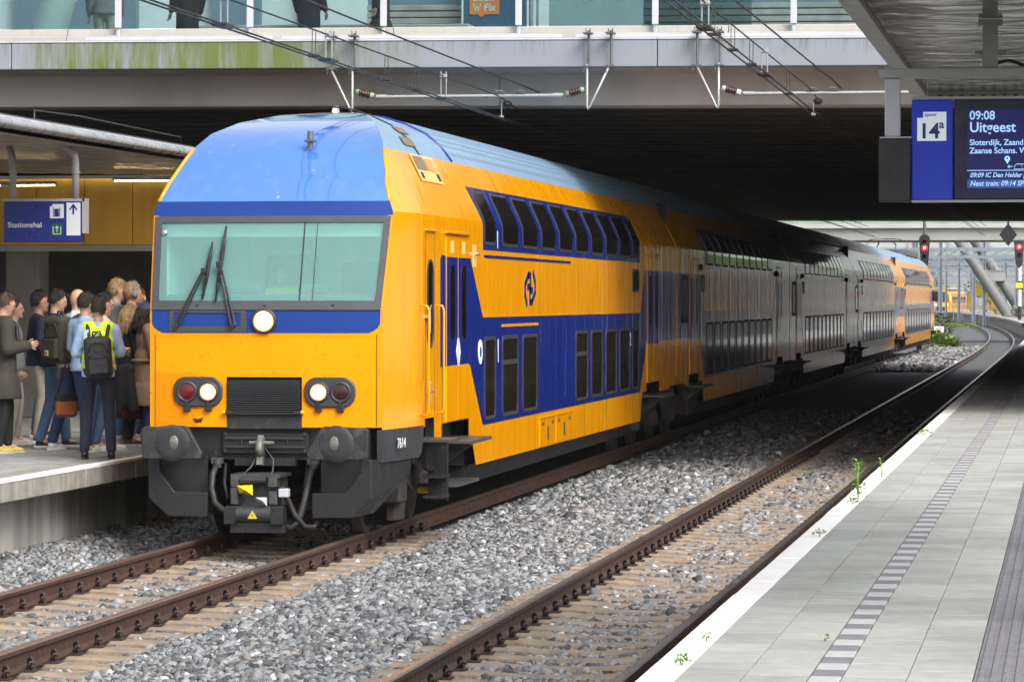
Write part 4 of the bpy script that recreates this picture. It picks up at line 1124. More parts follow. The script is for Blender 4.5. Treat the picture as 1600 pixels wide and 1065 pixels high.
# cab side door, handles
lower_window(c1, 1.72,2.08,1.98,2.94,w=.03,r=.16,glass='win_glass')
for y in (1.63,2.165): decal(c1,'door_gap',[(y,1.24),(y+.012,1.24),(y+.012,3.22),(y,3.22)],.004,'under_brown')
MB().bbox(1.38,1.42,1.60,2.24,3.24,3.265,.005).build('rain_strip','train_yellow',c1)
for y in (1.38,2.30):
    m_ = MB(); m_.tube([(1.38,y,2.44),(1.46,y,2.43),(1.475,y,2.38),(1.475,y,1.32),(1.46,y,1.27),(1.38,y,1.26)],.012,7); m_.build('grab_rail','train_yellow',c1)
m_ = MB(); m_.box(1.39,1.43,1.60,1.72,2.30,2.34); m_.cyl((1.43,1.70,2.42),(1.43,1.70,2.14),.010,n=6); m_.cyl((1.43,1.70,1.62),(1.43,1.70,1.38),.010,n=6); m_.cyl((1.43,1.66,1.50),(1.43,1.86,1.50),.012,n=6); m_.build('door_handle','chrome',c1)
# livery
decal(c1,'blue_livery',[(2.55,1.76),(4.5,1.75),(5.4,1.02),(20.9,1.01),(21.75,1.80),(L1-.01,1.80),(L1-.01,2.98),(21.55,2.98),(20.98,2.28),(5.4,2.29),(4.52,2.98),(2.62,2.99),(2.55,2.95)],.005,'train_blue')
band(c1,'blue_window_band',lambda z: 5.42-.06*max(0,z-3.4)/.4-.15*max(0,z-3.42), lambda z: 21.0-.10-.6*max(0,z-3.42), [3.09,3.2,3.36,3.42,3.53,3.72,3.83],.005,'train_blue',4)
decal(c1,'blue_stripe',[(5.5,2.995),(12.85,2.995),(12.85,3.03),(5.5,3.03)],.005,'train_blue')
decal(c1,'yellow_stripe',[(6.8,2.165),(9.8,2.165),(9.8,2.20),(6.8,2.20)],.009,'train_yellow')
WY = [(5.5,6.32)]+[(6.83+1.63*k,8.08+1.63*k) for k in range(8)]+[(19.87,20.70)]
for a, b_ in WY: upper_window(c1,a,b_)
for i, (a, b_) in enumerate(WY):
    if i not in (3,4): lower_window(c1,a,b_,vent=i in (1,5))
door(c1, 3.63, 1.46); door(c1, 22.7, 1.7)
step(c1, 2.95,4.45,.93); step(c1, 1.62,2.2,1.0); step(c1, 21.9,23.5,.93)
lower_window(c1,19.9,20.75,2.62,2.98,w=.05,r=.1,glass='win_glass')
for y0_, y1_ in ((9.95,11.35),(11.42,12.95)):
    decal(c1,'equipment_door',[(y0_,1.08),(y1_,1.08),(y1_,2.24),(y0_,2.24)],.009,'train_blue')
    decal(c1,'equipment_hatch',[(y0_,.58),(y1_,.58),(y1_,.93),(y0_,.93)],.010,'train_yellow')
    MB().bbox(1.39,1.415,y0_-.02,y1_+.02,.94,.96,.003).build('hatch_hinge','train_yellow',c1)
    for y in (y0_+.25,y1_-.25): decal(c1,'hatch_lock',[(y-.07,.84),(y+.07,.84),(y+.07,.89),(y-.07,.89)],.014,'under_brown')
    decal(c1,'hatch_slot',[((y0_+y1_)/2-.07,.64),((y0_+y1_)/2+.07,.64),((y0_+y1_)/2+.07,.82),((y0_+y1_)/2-.07,.82)],.014,'under_brown')
decal(c1,'cable_cover',[(12.3,1.16),(12.7,1.16),(12.7,1.86),(12.3,1.86)],.02,'train_blue')
for y in [2.175+.0]: decal(c1,'panel_joint',[(2.64,.9),(2.652,.9),(2.652,3.0),(2.64,3.0)],.007,'under_brown')
text('class_number','1',.40,(1.397,6.42,1.745),'white_print',c1,rz=90,bold=.004,sx=1.0)
text('class_number','1',.30,(1.397,6.40,3.12),'white_print',c1,rz=90,bold=.003,sx=1.0)
text('class_number','2',.28,(1.397,19.55,1.78),'white_print',c1,rz=90,bold=.002)
decal(c1,'wheelchair_sign',rrect(5.05,5.35,1.74,2.03,.149,6),.010,'white_print')
decal(c1,'wheelchair_mark',rrect(5.15,5.26,1.82,1.95,.05,4),.012,'train_blue')
for s in (-1,1): decal(c1,'door_mark',[(3.63+s*.025,2.07),(3.63+s*.14,1.91),(3.63+s*.025,1.75)],.019,'white_print')
decal(c1,'side_lamp_plate',[(4.70,2.88),(4.92,2.88),(4.92,3.14),(4.70,3.14)],.008,'hatch_yellow')
MB().cyl((1.39,4.81,3.03),(1.45,4.81,3.03),.025,n=10).build('side_lamp','chrome',c1)
# operator emblem: two interlocked arrows
def emblem(parent, y0, w, z0, h):
    P = [[(.22,-.02),(.06,.28),(.06,.62),(.34,.95),(.52,.95),(.52,.56),(.30,.56)],[(.78,1.02),(.94,.72),(.94,.38),(.66,.05),(.48,.05),(.48,.44),(.70,.44)]]
    for path in P:
        m_ = MB(); t = .075
        for (a, b_), (c, d) in zip(path[:-1], path[1:]):
            A = Vector((y0+a*w, z0+b_*h)); B = Vector((y0+c*w, z0+d*h)); dr = (B-A).normalized(); nn = Vector((-dr.y,dr.x))*.042; A -= dr*.035; B += dr*.035
            m_.prism([tuple(A+nn),tuple(A-nn),tuple(B-nn),tuple(B+nn)],'x',1.391,1.397)
        m_.build('emblem','train_blue',parent)
emblem(c1, 8.62, .98, 2.45, .38)
text('registration','UERDINGEN',.07,(1.395,16.4,.64),'under_black',c1,rz=90) if False else None
# underneath
underframe(c1, 5.0, 20.9)
bogie(c1, 2.65, 2.5); bogie(c1, 23.6, 2.5)
MB().box(-1.1,1.1,.35,5.0,.95,1.2).build('floor_plate','under_black',c1); MB().box(-1.1,1.1,20.9,L1,.95,1.2).build('floor_plate','under_black',c1)
m_ = MB(); m_.prism([(1.72,.98),(2.35,.80),(2.45,.72),(2.45,.30),(2.30,.30),(2.3,.62),(1.9,.66)],'x',1.30,1.36); m_.box(1.30,1.50,2.36,2.44,.30,.98)
for z in (.34,.56): m_.box(1.30,1.52,1.98,2.40,z,z+.03)
m_.build('cab_ladder','skirt_grey',c1)
m_ = MB(); m_.box(1.1,1.60,2.5,3.9,.44,.475); m_.box(1.1,1.14,3.6,3.7,.475,.95); m_.build('step_plate','steel_dull',c1)
m_ = MB(); m_.bbox(1.12,1.36,2.60,2.80,.36,.46,.01); m_.build('marker_block','warn_yellow',c1)
m_ = MB(); m_.prism([(1.35,.14),(1.95,.12),(2.05,.42),(1.7,.72),(1.4,.6)],'x',1.02,1.10); m_.build('wheel_guard','under_brown',c1)

# ---------------------------------------------------------------- following coaches
def coach(name, y0, L_, label, last=False):
    m_ = MB()
    bt = [(0,1.0),(1.2,1.0),(1.25,.95),(2.0,.95),(2.0,1.13),(3.75,1.13),(3.75,.98),(4.3,.98),(4.7,.57),(L_-4.7,.57),(L_-4.3,.98),(L_-3.75,.98),(L_-3.75,1.13),(L_-2,1.13),(L_-2,.95),(L_-1.2,1.0),(L_,1.0)]
    coach_shell(m_, 0, L_, bt)
    c = m_.build(name, ['train_yellow','roof_blue'], train, (0,y0,0))
    c['label'] = label
    decal(c,'blue_livery',[(.01,1.80),(4.0,1.80),(4.9,1.01),(L_-4.9,1.01),(L_-4,1.80),(L_-.01,1.80),(L_-.01,2.98),(L_-4,2.98),(L_-4.7,2.28),(4.7,2.28),(4.0,2.98),(.01,2.98)],.005,'train_blue')
    band(c,'blue_window_band',lambda z: 4.9-.3*max(0,z-3.42), lambda z: L_-4.9+.3*max(0,z-3.42), [3.09,3.2,3.36,3.42,3.53,3.72,3.83],.005,'train_blue',4)
    n = 10; pit = (L_-10.0)/n
    for k in range(n):
        a = 5.0+pit*k+.18
        lower_window(c,a,a+pit-.36)
        if k not in (): upper_window(c,a,a+pit-.36)
    door(c, 2.9, 1.6); door(c, L_-2.9, 1.6)
    lower_window(c,.75,1.85,2.08,2.94,w=.08,r=.1,glass='win_glass')
    step(c,2.1,3.7); step(c,L_-3.7,L_-2.1)
    lower_window(c,4.25,4.75,2.64,2.96,w=.04,r=.1,glass='win_glass')
    for y in (4.0,L_-4.0): MB().lathe([(0,.06),(.05,.05),(.07,0)],(1.39,y,3.1),'x',10).build('side_lamp','under_black',c)
    roof_ribs(c, .4, L_-.4)
    underframe(c,4.9,L_-4.9); bogie(c,2.6); bogie(c,L_-2.6)
    MB().box(-1.1,1.1,.1,4.9,.95,1.2).build('floor_plate','under_black',c); MB().box(-1.1,1.1,L_-4.9,L_-.1,.95,1.2).build('floor_plate','under_black',c)
    m_ = MB(); m_.box(-1.2,1.2,-.16,.0,1.0,4.2); m_.build('gangway','under_black',c)
    return c
coach('middle_coach', 26.32, 25.3, 'second coach standing in the dark under the bridge')
coach('middle_coach', 51.78, 26.2, 'third coach, its side mirroring the far daylight')
coach('middle_coach', 78.14, 30.9, 'fourth coach where the daylight comes back')
c5 = coach('motor_coach', 109.2, 36.5, 'rear motor coach with pantograph beyond the bridge')
m_ = MB()
yb = 16.0
m_.box(-.6,.6,yb-.8,yb+.8,4.66,4.72)
for s in (-1,1):
    m_.tube([(s*.45,yb-.7,4.72),(s*.40,yb+.75,4.95),(s*.30,yb-.4,5.14)],.03,6)
    m_.tube([(s*.75,yb-.45,5.16),(s*.55,yb-.45,5.20),(0,yb-.45,5.21)],.02,5)
m_.tube([(-.75,yb-.3,5.16),(-.5,yb-.3,5.21),(.5,yb-.3,5.21),(.75,yb-.3,5.16)],.025,5)
m_.build('pantograph','galv_dark',c5)
for y in (22,26,30): MB().bbox(-.75,.75,y,y+2.4,4.50,4.82,.06).build('roof_unit','galv_dark',c5)
MB().bbox(1.39,1.62,35.4,35.6,2.4,2.9,.03).build('mirror','black_plastic',c5)
MB().bbox(-.9,.9,36.5,37.0,.3,1.0,.05).build('headstock','warn_yellow',c5)
# ================================================================== OVERHEAD LINE
mat('ins_green', (0.20,0.26,0.17), 0.4, var=0.15); mat('ins_brown', (0.045,0.018,0.014), 0.25, var=0.1); mat('ins_grey', (0.42,0.46,0.50), 0.4)
def sag(y0, y1, z0, z1, x0, x1, n=12, s=.0):
    return [(x0+(x1-x0)*k/n, y0+(y1-y0)*k/n, z0+(z1-z0)*k/n-s*4*(k/n)*(1-k/n)) for k in range(n+1)]
def wires(xc, label, zc, zm, zf, tube_y, dropper_ys, clamp_ys):
    t = empty('overhead_line', (xc,tube_y,0), 0, label, 'overhead wires', 'overhead lines')
    def W(pts, r, name, m='wire'): 
        MB().tube([(x-xc,y-tube_y,z) for x, y, z in pts], r, 5).build(name, m, t)
    for d in (-.045,.045):
        W(sag(8,tube_y,zc[0],zc[1],xc+d,xc+d,8,.0)+sag(tube_y,150,zc[1],zc[1]-.04,xc+d,xc+d+.1,10,.0)[1:], .0105, 'contact_wire')
    W(sag(8,tube_y,zm[0],zm[1],xc,xc,8,.0)+sag(tube_y+2.0,150,zm[1]-.10,zm[1]-.16,xc,xc+.1,8,.03)[0:], .0095, 'messenger_wire')
    W(sag(8,tube_y,zf[0],zf[1],xc+.22,xc+.30,8,.06)+sag(tube_y,140,zf[1],5.34,xc+.30,xc+.4,8,.06)[1:], .0115, 'feeder_wire')
    for y in dropper_ys:
        f = (y-8)/(tube_y-8); a = zc[0]+(zc[1]-zc[0])*f; b_ = zm[0]+(zm[1]-zm[0])*f
        m_ = MB()
        for d in (-.02,.02): m_.cyl((d,y-tube_y,a),(d,y-tube_y+.02,b_),.005,n=5)
        m_.bbox(-.06,.06,y-tube_y-.05,y-tube_y+.07,a-.012,a+.018,.005); m_.build('dropper','wire',t)
    for y in clamp_ys:
        f = (y-8)/(tube_y-8); a = zc[0]+(zc[1]-zc[0])*f; b_ = zm[0]+(zm[1]-zm[0])*f
        m_ = MB(); m_.bbox(-.075,.075,y-tube_y-.22,y-tube_y+.22,a-.014,a+.022,.006)
        m_.build('wire_clamp','black_plastic',t)
        m_ = MB()
        for d in (-.035,.035): m_.cyl((d,y-tube_y,a+.02),(d,y-tube_y,b_+.06),.008,n=6)
        m_.bbox(-.05,.05,y-tube_y-.02,y-tube_y+.02,b_-.02,b_+.025,.005); m_.build('clamp_rod','galv',t)
    return t
wires(T1, 'overhead wires hanging above the yellow train roof', (5.27,5.15), (5.49,5.47), (5.86,5.64), 51.1, (38.4,42.6,44.6), (34.2,39.2,46.6))
wires(T2, 'overhead wires crossing above the empty right track', (5.40,5.20), (5.55,5.52), (5.60,5.66), 51.1, (37.0,39.2,41.5,47.0), (36.2,43.3))
def support(x0, x1, label, cap, xbr0, xbr1, z=5.50):
    """steel tube slung between two insulators from hooked brackets on the bridge edge"""
    t = empty('wire_support', ((x0+x1)/2,YA-.25,z), 0, label, 'wire support', 'overhead wire supports')
    c = (x0+x1)/2
    MB().cyl((x0-c+.34,0,-.03),(x1-c-.34,0,-.03),.026,n=10).build('support_tube','galv',t)
    for s, x in ((1,x0-c),(-1,x1-c)):
        m_ = MB(); m_.cyl((x+s*.33,0,-.028),(x+s*.50,0,-.03),.034,n=10); m_.build('tube_end','galv',t)
        pr = [(.016,0),(.045,.01),(.045,.06)]
        for k in range(4): pr += [(.034,.065+.04*k),(.065,.082+.04*k),(.034,.098+.04*k)]
        pr += [(.045,.23),(.045,.285),(.02,.295)]
        def put(seg, name, m):
            m_ = MB(); d = Vector((s*1.0,0,-.26)).normalized(); a = d.orthogonal().normalized(); b_ = d.cross(a); o_ = Vector((x+s*.02,0,.055)); n = 14; v = []
            for r, h in seg:
                for q in range(n):
                    tt = 2*math.pi*q/n; v.append(o_+d*h+(a*math.cos(tt)+b_*math.sin(tt))*r)
            f = [(i*n+q,i*n+(q+1)%n,(i+1)*n+(q+1)%n,(i+1)*n+q) for i in range(len(seg)-1) for q in range(n)]
            m_.smooth = True; m_.add(v,f); m_.build(name,m,t)
        put(pr[:3], 'insulator_cap', cap); put(pr[3:-3], 'insulator', 'ins_brown'); put(pr[-3:], 'insulator_cap', cap)
        MB().cyl((x-s*.06,0,.075),(x+s*.02,0,.058),.009,n=6).build('insulator_rod','galv_dark',t)
    for xb, flip, nm in ((xbr0,1,'l'),(xbr1,-1,'r')):
        if xb is None: continue
        a, b_ = xb-c, xb-c+flip*-.33                       # hook rod and stay rod
        m_ = MB(); m_.tube([(a,-.02,.42),(a,-.02,-.19),(a-flip*.012,-.02,-.235),(a-flip*.04,-.02,-.20),(b_,-.02,.40)],.019,7); m_.build('hook_bracket','galv',t)
        m_ = MB()
        for q in (a,b_):
            m_.cyl((q,.16,.36),(q,.16,.92),.020,n=7); m_.box(q-.06,q+.06,-.05,.22,.86,.885); m_.box(q-.06,q+.06,-.05,.22,.375,.40); m_.box(q-.05,q-.04,-.05,-.03,.30,.40); m_.cyl((q-.03,.1,.88),(q-.03,.1,.95),.010,n=5); m_.cyl((q+.03,.1,.88),(q+.03,.1,.95),.010,n=5)
        m_.build('clamp_frame','galv_dark',t)
    for xx in (T1,T1+.30) if x0 < -8 else (T2,T2+.30):
        m_ = MB(); m_.bbox(xx-c-.09,xx-c+.09,-.03,.03,.0,.022,.005); m_.bbox(xx-c-.06,xx-c+.06,-.04,.04,.022,.055,.008); m_.build('saddle','galv_dark',t)
    m_ = MB(); m_.sphere((T1-c+.10 if x0 < -8 else T2-c+.08,.15,-.14),(.07,.10,.05),10,8); m_.build('loop_insulator','black_rubber',t)
    m_ = MB(); q = (T1-c+.02 if x0 < -8 else T2-c+.02); m_.cyl((q,.1,-.14),(q,.1,-.32),.008,n=5); m_.bbox(q-.03,q+.03,.07,.13,-.35,-.31,.006); m_.build('weight','galv',t)
support(-10.42,-6.98, 'steel tube between green insulators slung above the train', 'ins_green', -10.44, -6.96)
support(-5.02,-1.6, 'steel tube with grey insulator slung above the right track', 'ins_grey', -5.04, None)
# ================================================================== SMALL PLANTS
isl_mat('weed_leaf', [(0.0,(0.07,0.16,0.02)),(0.5,(0.13,0.28,0.035)),(1.0,(0.24,0.38,0.06))], 0.6, 0, ns=20)
isl_mat('weed_far', [(0.0,(0.10,0.19,0.03)),(0.6,(0.22,0.31,0.06)),(1.0,(0.46,0.42,0.07))], 0.7, 0, ns=20)
def leaves(mb, c, n, r, h, ls, rg):
    for _ in range(n):
        a = rg.uniform(0,2*math.pi); rr = r*math.sqrt(rg.uniform(0,1)); z = h*rg.uniform(0,1)
        p = Vector(c)+Vector((rr*math.cos(a)*(1-.6*z/h), rr*math.sin(a)*(1-.6*z/h), z))
        d = Vector((math.cos(a),math.sin(a),rg.uniform(-.2,.9))).normalized(); s = d.cross(Vector((0,0,1)))
        s = s.normalized() if s.length > .01 else Vector((1,0,0)); l = ls*rg.uniform(.6,1.3); w = l*.34
        mb.add([p,p+d*l*.5+s*w+Vector((0,0,.01)),p+d*l,p+d*l*.5-s*w],[(0,1,2,3)])
def weed(x, y, z, r, h, n, ls, label, seed, mt='weed_leaf', name='weed'):
    rg = random.Random(seed)
    t = empty(name, (x,y,z), rg.uniform(0,6), label, 'plant', 'weeds in the platform joints' if mt == 'weed_leaf' else 'weeds beside the far track')
    m_ = MB()
    for k in range(max(2,int(n/14))): m_.tube([(0,0,-.01),(rg.uniform(-r,r)*.4,rg.uniform(-r,r)*.4,h*.5),(rg.uniform(-r,r)*.6,rg.uniform(-r,r)*.6,h*rg.uniform(.7,1))],.003+.002*h,4)
    m_.build('stem',mt,t)
    m_ = MB(); leaves(m_,(0,0,.01),n,r,h,ls,rg); m_.build('leaves',mt,t)
weed(-1.845,31.3,PZ,.065,.34,90,.034,'tall green weed standing up from the right platform kerb',1)
weed(-1.84,30.4,PZ,.06,.04,34,.026,'low weed patch just before the tall weed on the kerb',2)
weed(-1.835,16.9,PZ,.035,.04,60,.016,'bright green tuft at the kerb, nearest the camera',3)
weed(-1.84,18.1,PZ,.03,.03,24,.014,'sparse tuft at the kerb, second from the camera',4)
weed(-1.83,34.9,PZ,.04,.18,30,.026,'thin feathery weed on the kerb behind the tall weed',5)
weed(-1.83,26.2,PZ,.05,.035,20,.026,'small dark weed midway along the white kerb',6)
weed(-1.24,18.2,PZ,.025,.02,12,.014,'small weed beside the striped paving blocks',10)
weed(-1.83,45.5,PZ,.10,.06,34,.05,'flat weed on the far white kerb near the shade',11)
# ================================================================== PEOPLE ON THE LEFT PLATFORM
def cloth(name, c, rough=0.85, bs=22.0, bump=0.5, var=0.14): return mat(name, c, rough, var=var, vs=7, bump=bump, bs=bs, rvar=0.05)
cloth('skin', (0.52,0.30,0.21), 0.5, 40, 0.05, 0.06); cloth('skin_tan', (0.40,0.22,0.15), 0.5, 40, 0.05, 0.06)
cloth('parka', (0.045,0.042,0.032)); cloth('navy', (0.012,0.017,0.045)); cloth('navy_trs', (0.016,0.020,0.040)); cloth('blue_trs', (0.035,0.055,0.14))
cloth('denim', (0.085,0.16,0.29)); cloth('denim_dark', (0.04,0.07,0.15)); cloth('black_cloth', (0.012,0.012,0.014)); cloth('white_shirt', (0.70,0.71,0.74)); cloth('sky_shirt', (0.34,0.47,0.72))
cloth('beige_shirt', (0.56,0.50,0.41)); cloth('khaki', (0.38,0.34,0.29)); cloth('trench', (0.30,0.185,0.105)); cloth('wine', (0.075,0.010,0.014)); cloth('olive', (0.048,0.046,0.030)); cloth('pack_black', (0.016,0.017,0.021), 0.6)
cloth('grey_shirt', (0.20,0.20,0.21)); cloth('hivis', (0.66,0.86,0.03), 0.6); cloth('reflect', (0.50,0.52,0.55), 0.35, 22, .2); cloth('royal', (0.015,0.06,0.30)); cloth('leather', (0.30,0.085,0.025), 0.45)
mat('hair_dark', (0.022,0.014,0.010), 0.55, var=0.5, vs=60, bump=0.8, bs=120); mat('hair_brown', (0.075,0.042,0.024), 0.55, var=0.5, vs=60, bump=0.8, bs=120); mat('hair_blond', (0.32,0.20,0.095), 0.55, var=0.5, vs=50, bump=0.8, bs=120)
mat('shoe_white', (0.70,0.69,0.66), 0.6, var=.1); mat('shoe_black', (0.015,0.015,0.016), 0.45); mat('shoe_yellow', (0.62,0.52,0.10), 0.6); mat('sole_cream', (0.60,0.52,0.36), 0.7); mat('shoe_brown', (0.13,0.065,0.035), 0.5); mat('eye', (0.03,0.02,0.015), 0.2); mat('lips', (0.34,0.13,0.11), 0.5); mat('cap_blue', (0.03,0.045,0.09), 0.8)
_pend = []
def soft(mb, name, m, parent, vox=.02, it=5, extra=None):
    """blend overlapping shapes into one continuous surface"""
    me = mb.mesh(name, m); o = link(name, me, parent)
    r = o.modifiers.new('r','REMESH'); r.mode = 'VOXEL'; r.voxel_size = vox; r.use_smooth_shade = True
    s = o.modifiers.new('s','SMOOTH'); s.iterations = it; s.factor = .5
    _pend.append((o, extra, M[m])); return o
def apply_soft():
    bpy.context.view_layer.update(); dg = bpy.context.evaluated_depsgraph_get()
    out = []
    for o, ex, m in _pend: out.append(bpy.data.meshes.new_from_object(o.evaluated_get(dg)))
    for (o, ex, m), me in zip(_pend, out):
        o.modifiers.clear(); old = o.data
        if ex is not None:
            bm = bmesh.new(); bm.from_mesh(me); bm.from_mesh(ex); bm.to_mesh(me); bm.free()
        me.materials.clear(); me.materials.append(m); me.name = o.name
        me.polygons.foreach_set('use_smooth', [True]*len(me.polygons))
        o.data = me; bpy.data.meshes.remove(old)
    _pend.clear()
def V(x,y,z): return Vector((x,y,z))
ARM = {'down': ((.245,-.03,1.14),(.25,.07,.89)), 'phone': ((.245,.0,1.15),(.09,.27,1.19)), 'fold': ((.25,.03,1.16),(.03,.24,1.13)), 'back': ((.25,-.10,1.16),(.24,-.06,.91)), 'carry': ((.255,-.02,1.14),(.265,.05,.88)), 'bag': ((.25,-.05,1.16),(.16,.10,1.30))}
def person(x, y, deg, H, label, top, bot, shoes, hair, skin='skin', arms=('down','down'), legs=((-.10,.03),(.10,-.03)), lean=0.0, hy=0.0, nod=0.0, coat=None, sleeves=True, skirt=None, sole='shoe_white', tt=.016, hairstyle='short', z=PZ, group='passengers waiting on the left platform', parts=None, extra=None, belt=False):
    s = H/1.75
    t = empty('person', (x,y,z), R(deg), label, 'person', group); t.scale = (s,s,s)
    def L(p): return Vector((p[0],p[1]+lean*max(0,(p[2]-.95)/.5),p[2]))
    hips, knees, ank = [], [], []
    for i, sg in ((0,-1),(1,1)):
        fx_, fy_ = legs[i]; h = V(sg*.095,0,.93); a = V(fx_,fy_,.09); k = (h+a)/2+V(0,.045,.02); hips.append(h); knees.append(k); ank.append(a)
    sh = [L((-.175,0,1.42)), L((.175,0,1.42))]; el, wr = [], []
    for i, sg in ((0,-1),(1,1)):
        e, w = ARM[arms[i]]; el.append(L((sg*e[0],e[1],e[2]))); wr.append(L((sg*w[0],w[1],w[2])))
    hc = L((0,.02,1.645)); Rh = Euler((R(-nod),0,R(hy))).to_matrix()
    def hp(p): return hc+Rh@Vector(p)
    # ---- body: one continuous surface
    b = MB()
    b.sphere(hc,(.073,.092,.112),14,10,Rh); b.sphere(hp((0,.028,-.055)),(.055,.062,.062),12,8,Rh)
    b.cap(hp((0,.095,.005)),.010,hp((0,.108,-.026)),.014,8); b.sphere(hp((0,.088,.022)),(.05,.014,.012),10,6,Rh); b.sphere(hp((0,.075,-.098)),(.026,.022,.02),8,6,Rh)
    for sg in (-1,1): b.sphere(hp((sg*.076,-.005,-.008)),(.012,.02,.032),8,6,Rh)
    b.cap(L((0,-.01,1.40)),.062,hp((0,-.012,-.09)),.052)
    b.sphere(L((0,0,1.30)),(.155,.10,.17)); b.sphere(L((0,0,1.10)),(.13,.095,.16)); b.sphere((0,0,.96),(.155,.105,.12)); b.cap(sh[0]*.8+sh[1]*.2,.06,sh[1]*.8+sh[0]*.2,.06)
    fg = MB()
    for i, sg in ((0,-1),(1,1)):
        b.cap(hips[i],.082,knees[i],.056); b.cap(knees[i],.056,ank[i],.040); b.cap(ank[i],.040,ank[i]+V(0,.12,-.055),.030)
        b.cap(sh[i],.054,el[i],.042); b.cap(el[i],.042,wr[i],.029)
        d = (wr[i]-el[i]).normalized(); palm = wr[i]+d*.055; side = d.cross(V(sg,0,0)); side = side.normalized() if side.length > .1 else V(0,1,0)
        nrm = side.cross(d).normalized()
        b.cap(wr[i],.027,palm-side*.016,.026,10); b.cap(palm-side*.02,.021,palm+side*.02,.021,10)
        for q, ln in enumerate((.062,.072,.068,.052)):
            p0 = palm+d*.012+side*(.028-.019*q); p1 = p0+d*ln*.55+nrm*-.004*sg; p2 = p1+d*ln*.40-nrm*.022*sg
            fg.cap(p0,.0095,p1,.0085,6); fg.cap(p1,.0085,p2,.007,6)
        p0 = wr[i]+d*.03+side*.022; p1 = p0+d*.03+side*.028; p2 = p1+d*.028+side*.006; fg.cap(p0,.012,p1,.010,6); fg.cap(p1,.010,p2,.0085,6)
    fme = fg.mesh('fingers', skin)
    soft(b,'body',skin,t,.016,4,fme)
    for sg in (-1,1): MB().sphere(hp((sg*.032,.082,.006)),(.012,.008,.007),8,6,Rh).build('eye','eye',t)
    MB().sphere(hp((0,.090,-.058)),(.024,.008,.007),8,6,Rh).build('mouth','lips',t)
    # ---- top
    c = MB(); e = tt
    c.sphere(L((0,0,1.30)),(.158+e,.105+e,.175)); c.sphere(L((0,0,1.12)),(.14+e,.103+e,.17)); c.cap(sh[0]*.82+sh[1]*.18,.06+e,sh[1]*.82+sh[0]*.18,.06+e); c.cap(L((0,-.012,1.42)),.068+e*.5,L((0,-.01,1.47)),.062+e*.4)
    hem = coat if coat is not None else .90
    prof = [(1.14,.145+e,.108+e),(1.0,.165+e,.122+e),(min(.97,hem+.05),.172+e,.130+e)]+([(hem+.25,.19+e,.15+e)] if hem < .7 else [])+[(hem,.18+e+max(0,(.9-hem))*.16,.138+e+max(0,(.9-hem))*.16)]
    rows = [[(rx*math.cos(2*math.pi*k/20),ry*math.sin(2*math.pi*k/20)+lean*max(0,(zz-.95)/.5),zz) for k in range(20)] for zz, rx, ry in prof]
    vv = [p for r_ in rows for p in r_]; ff = [(i*20+k,i*20+(k+1)%20,(i+1)*20+(k+1)%20,(i+1)*20+k) for i in range(len(rows)-1) for k in range(20)]+[tuple(range(20)),tuple(range((len(rows)-1)*20,len(rows)*20))]
    c.add(vv,ff)
    for i in (0,1):
        c.cap(sh[i],.058+e,el[i] if sleeves else sh[i]*.35+el[i]*.65,.046+e)
        if sleeves: c.cap(el[i],.046+e,el[i]*.12+wr[i]*.88,.034+e)
    soft(c,'coat' if coat else 'shirt',top,t,.02,6)
    if belt:
        m_ = MB(); rr = [(.178+e,.135+e)]*2; pts = [((.176+e)*math.cos(2*math.pi*k/24),(.134+e)*math.sin(2*math.pi*k/24),1.05) for k in range(24)]; m_.tube(pts,.022,6,True); m_.build('belt',top,t)
    # ---- trousers or skirt
    c = MB(); c.sphere((0,-.01,.96),(.165,.122,.13))
    for i in (0,1): c.cap(hips[i],.093,knees[i],.070); c.cap(knees[i],.070,ank[i]+V(0,-.005,.02),.060)
    soft(c,'trousers',bot,t,.018,5)
    if skirt:
        m_ = MB(); m_.smooth = True; rows = []
        for zz, r_ in ((1.0,.155),(.9,.185),(.7,.22),(.5,.25),(.34,.27)):
            rows.append([((r_*(1+.07*math.sin(7*a)*(1.05-zz)))*math.cos(a),(r_*(.8+.07*math.cos(9*a)*(1.05-zz)))*math.sin(a),zz+.012*math.sin(5*a)) for a in [2*math.pi*k/48 for k in range(49)]])
        m_.grid(rows); m_.build('skirt',skirt,t,fix=False)
    # ---- shoes
    for i in (0,1):
        a = ank[i]; m_ = MB(); m_.sphere(a+V(0,-.005,-.035),(.045,.058,.045)); m_.sphere(a+V(0,.085,-.050),(.046,.075,.030)); m_.sphere(a+V(0,.135,-.056),(.043,.05,.026)); m_.cap(a+V(0,-.0,-.03),.045,a+V(0,.0,.012),.040)
        soft(m_,'shoe',shoes,t,.012,3)
        m_ = MB(); pts = [(.044*math.cos(R(q))*(1.0 if math.sin(R(q))>-.2 else .85)+a.x, a.y+.055+.135*math.sin(R(q))) for q in range(0,360,20)]; m_.prism(pts,'z',a.z-.089,a.z-.062); m_.build('sole',sole,t)
    # ---- hair
    rg = random.Random(int(x*1000)+int(y*77)); m_ = MB(); m_.smooth = True; n, mm = 28, 16
    ctr = (0,-.012,.016); rad = (.083,.104,.118)
    pts, keepv = [], []
    for i in range(mm+1):
        ph = math.pi*i/mm
        for k in range(n):
            a = 2*math.pi*k/n; j = 1+rg.uniform(-.04,.07)
            p = Vector((rad[0]*math.sin(ph)*math.cos(a)*j, rad[1]*math.sin(ph)*math.sin(a)*j, rad[2]*math.cos(ph)*j))
            zc = p.z; lim = (-.075+rg.uniform(-.012,.012)+max(0,(p.y+.03))*1.25) if hairstyle != 'bald' else (.0+ (p.y+.1)*.9)
            ok = zc > lim and (hairstyle != 'bald' or zc < .045)
            pts.append(hp((p.x+ctr[0],p.y+ctr[1],p.z+ctr[2]))); keepv.append(ok)
    fs = []
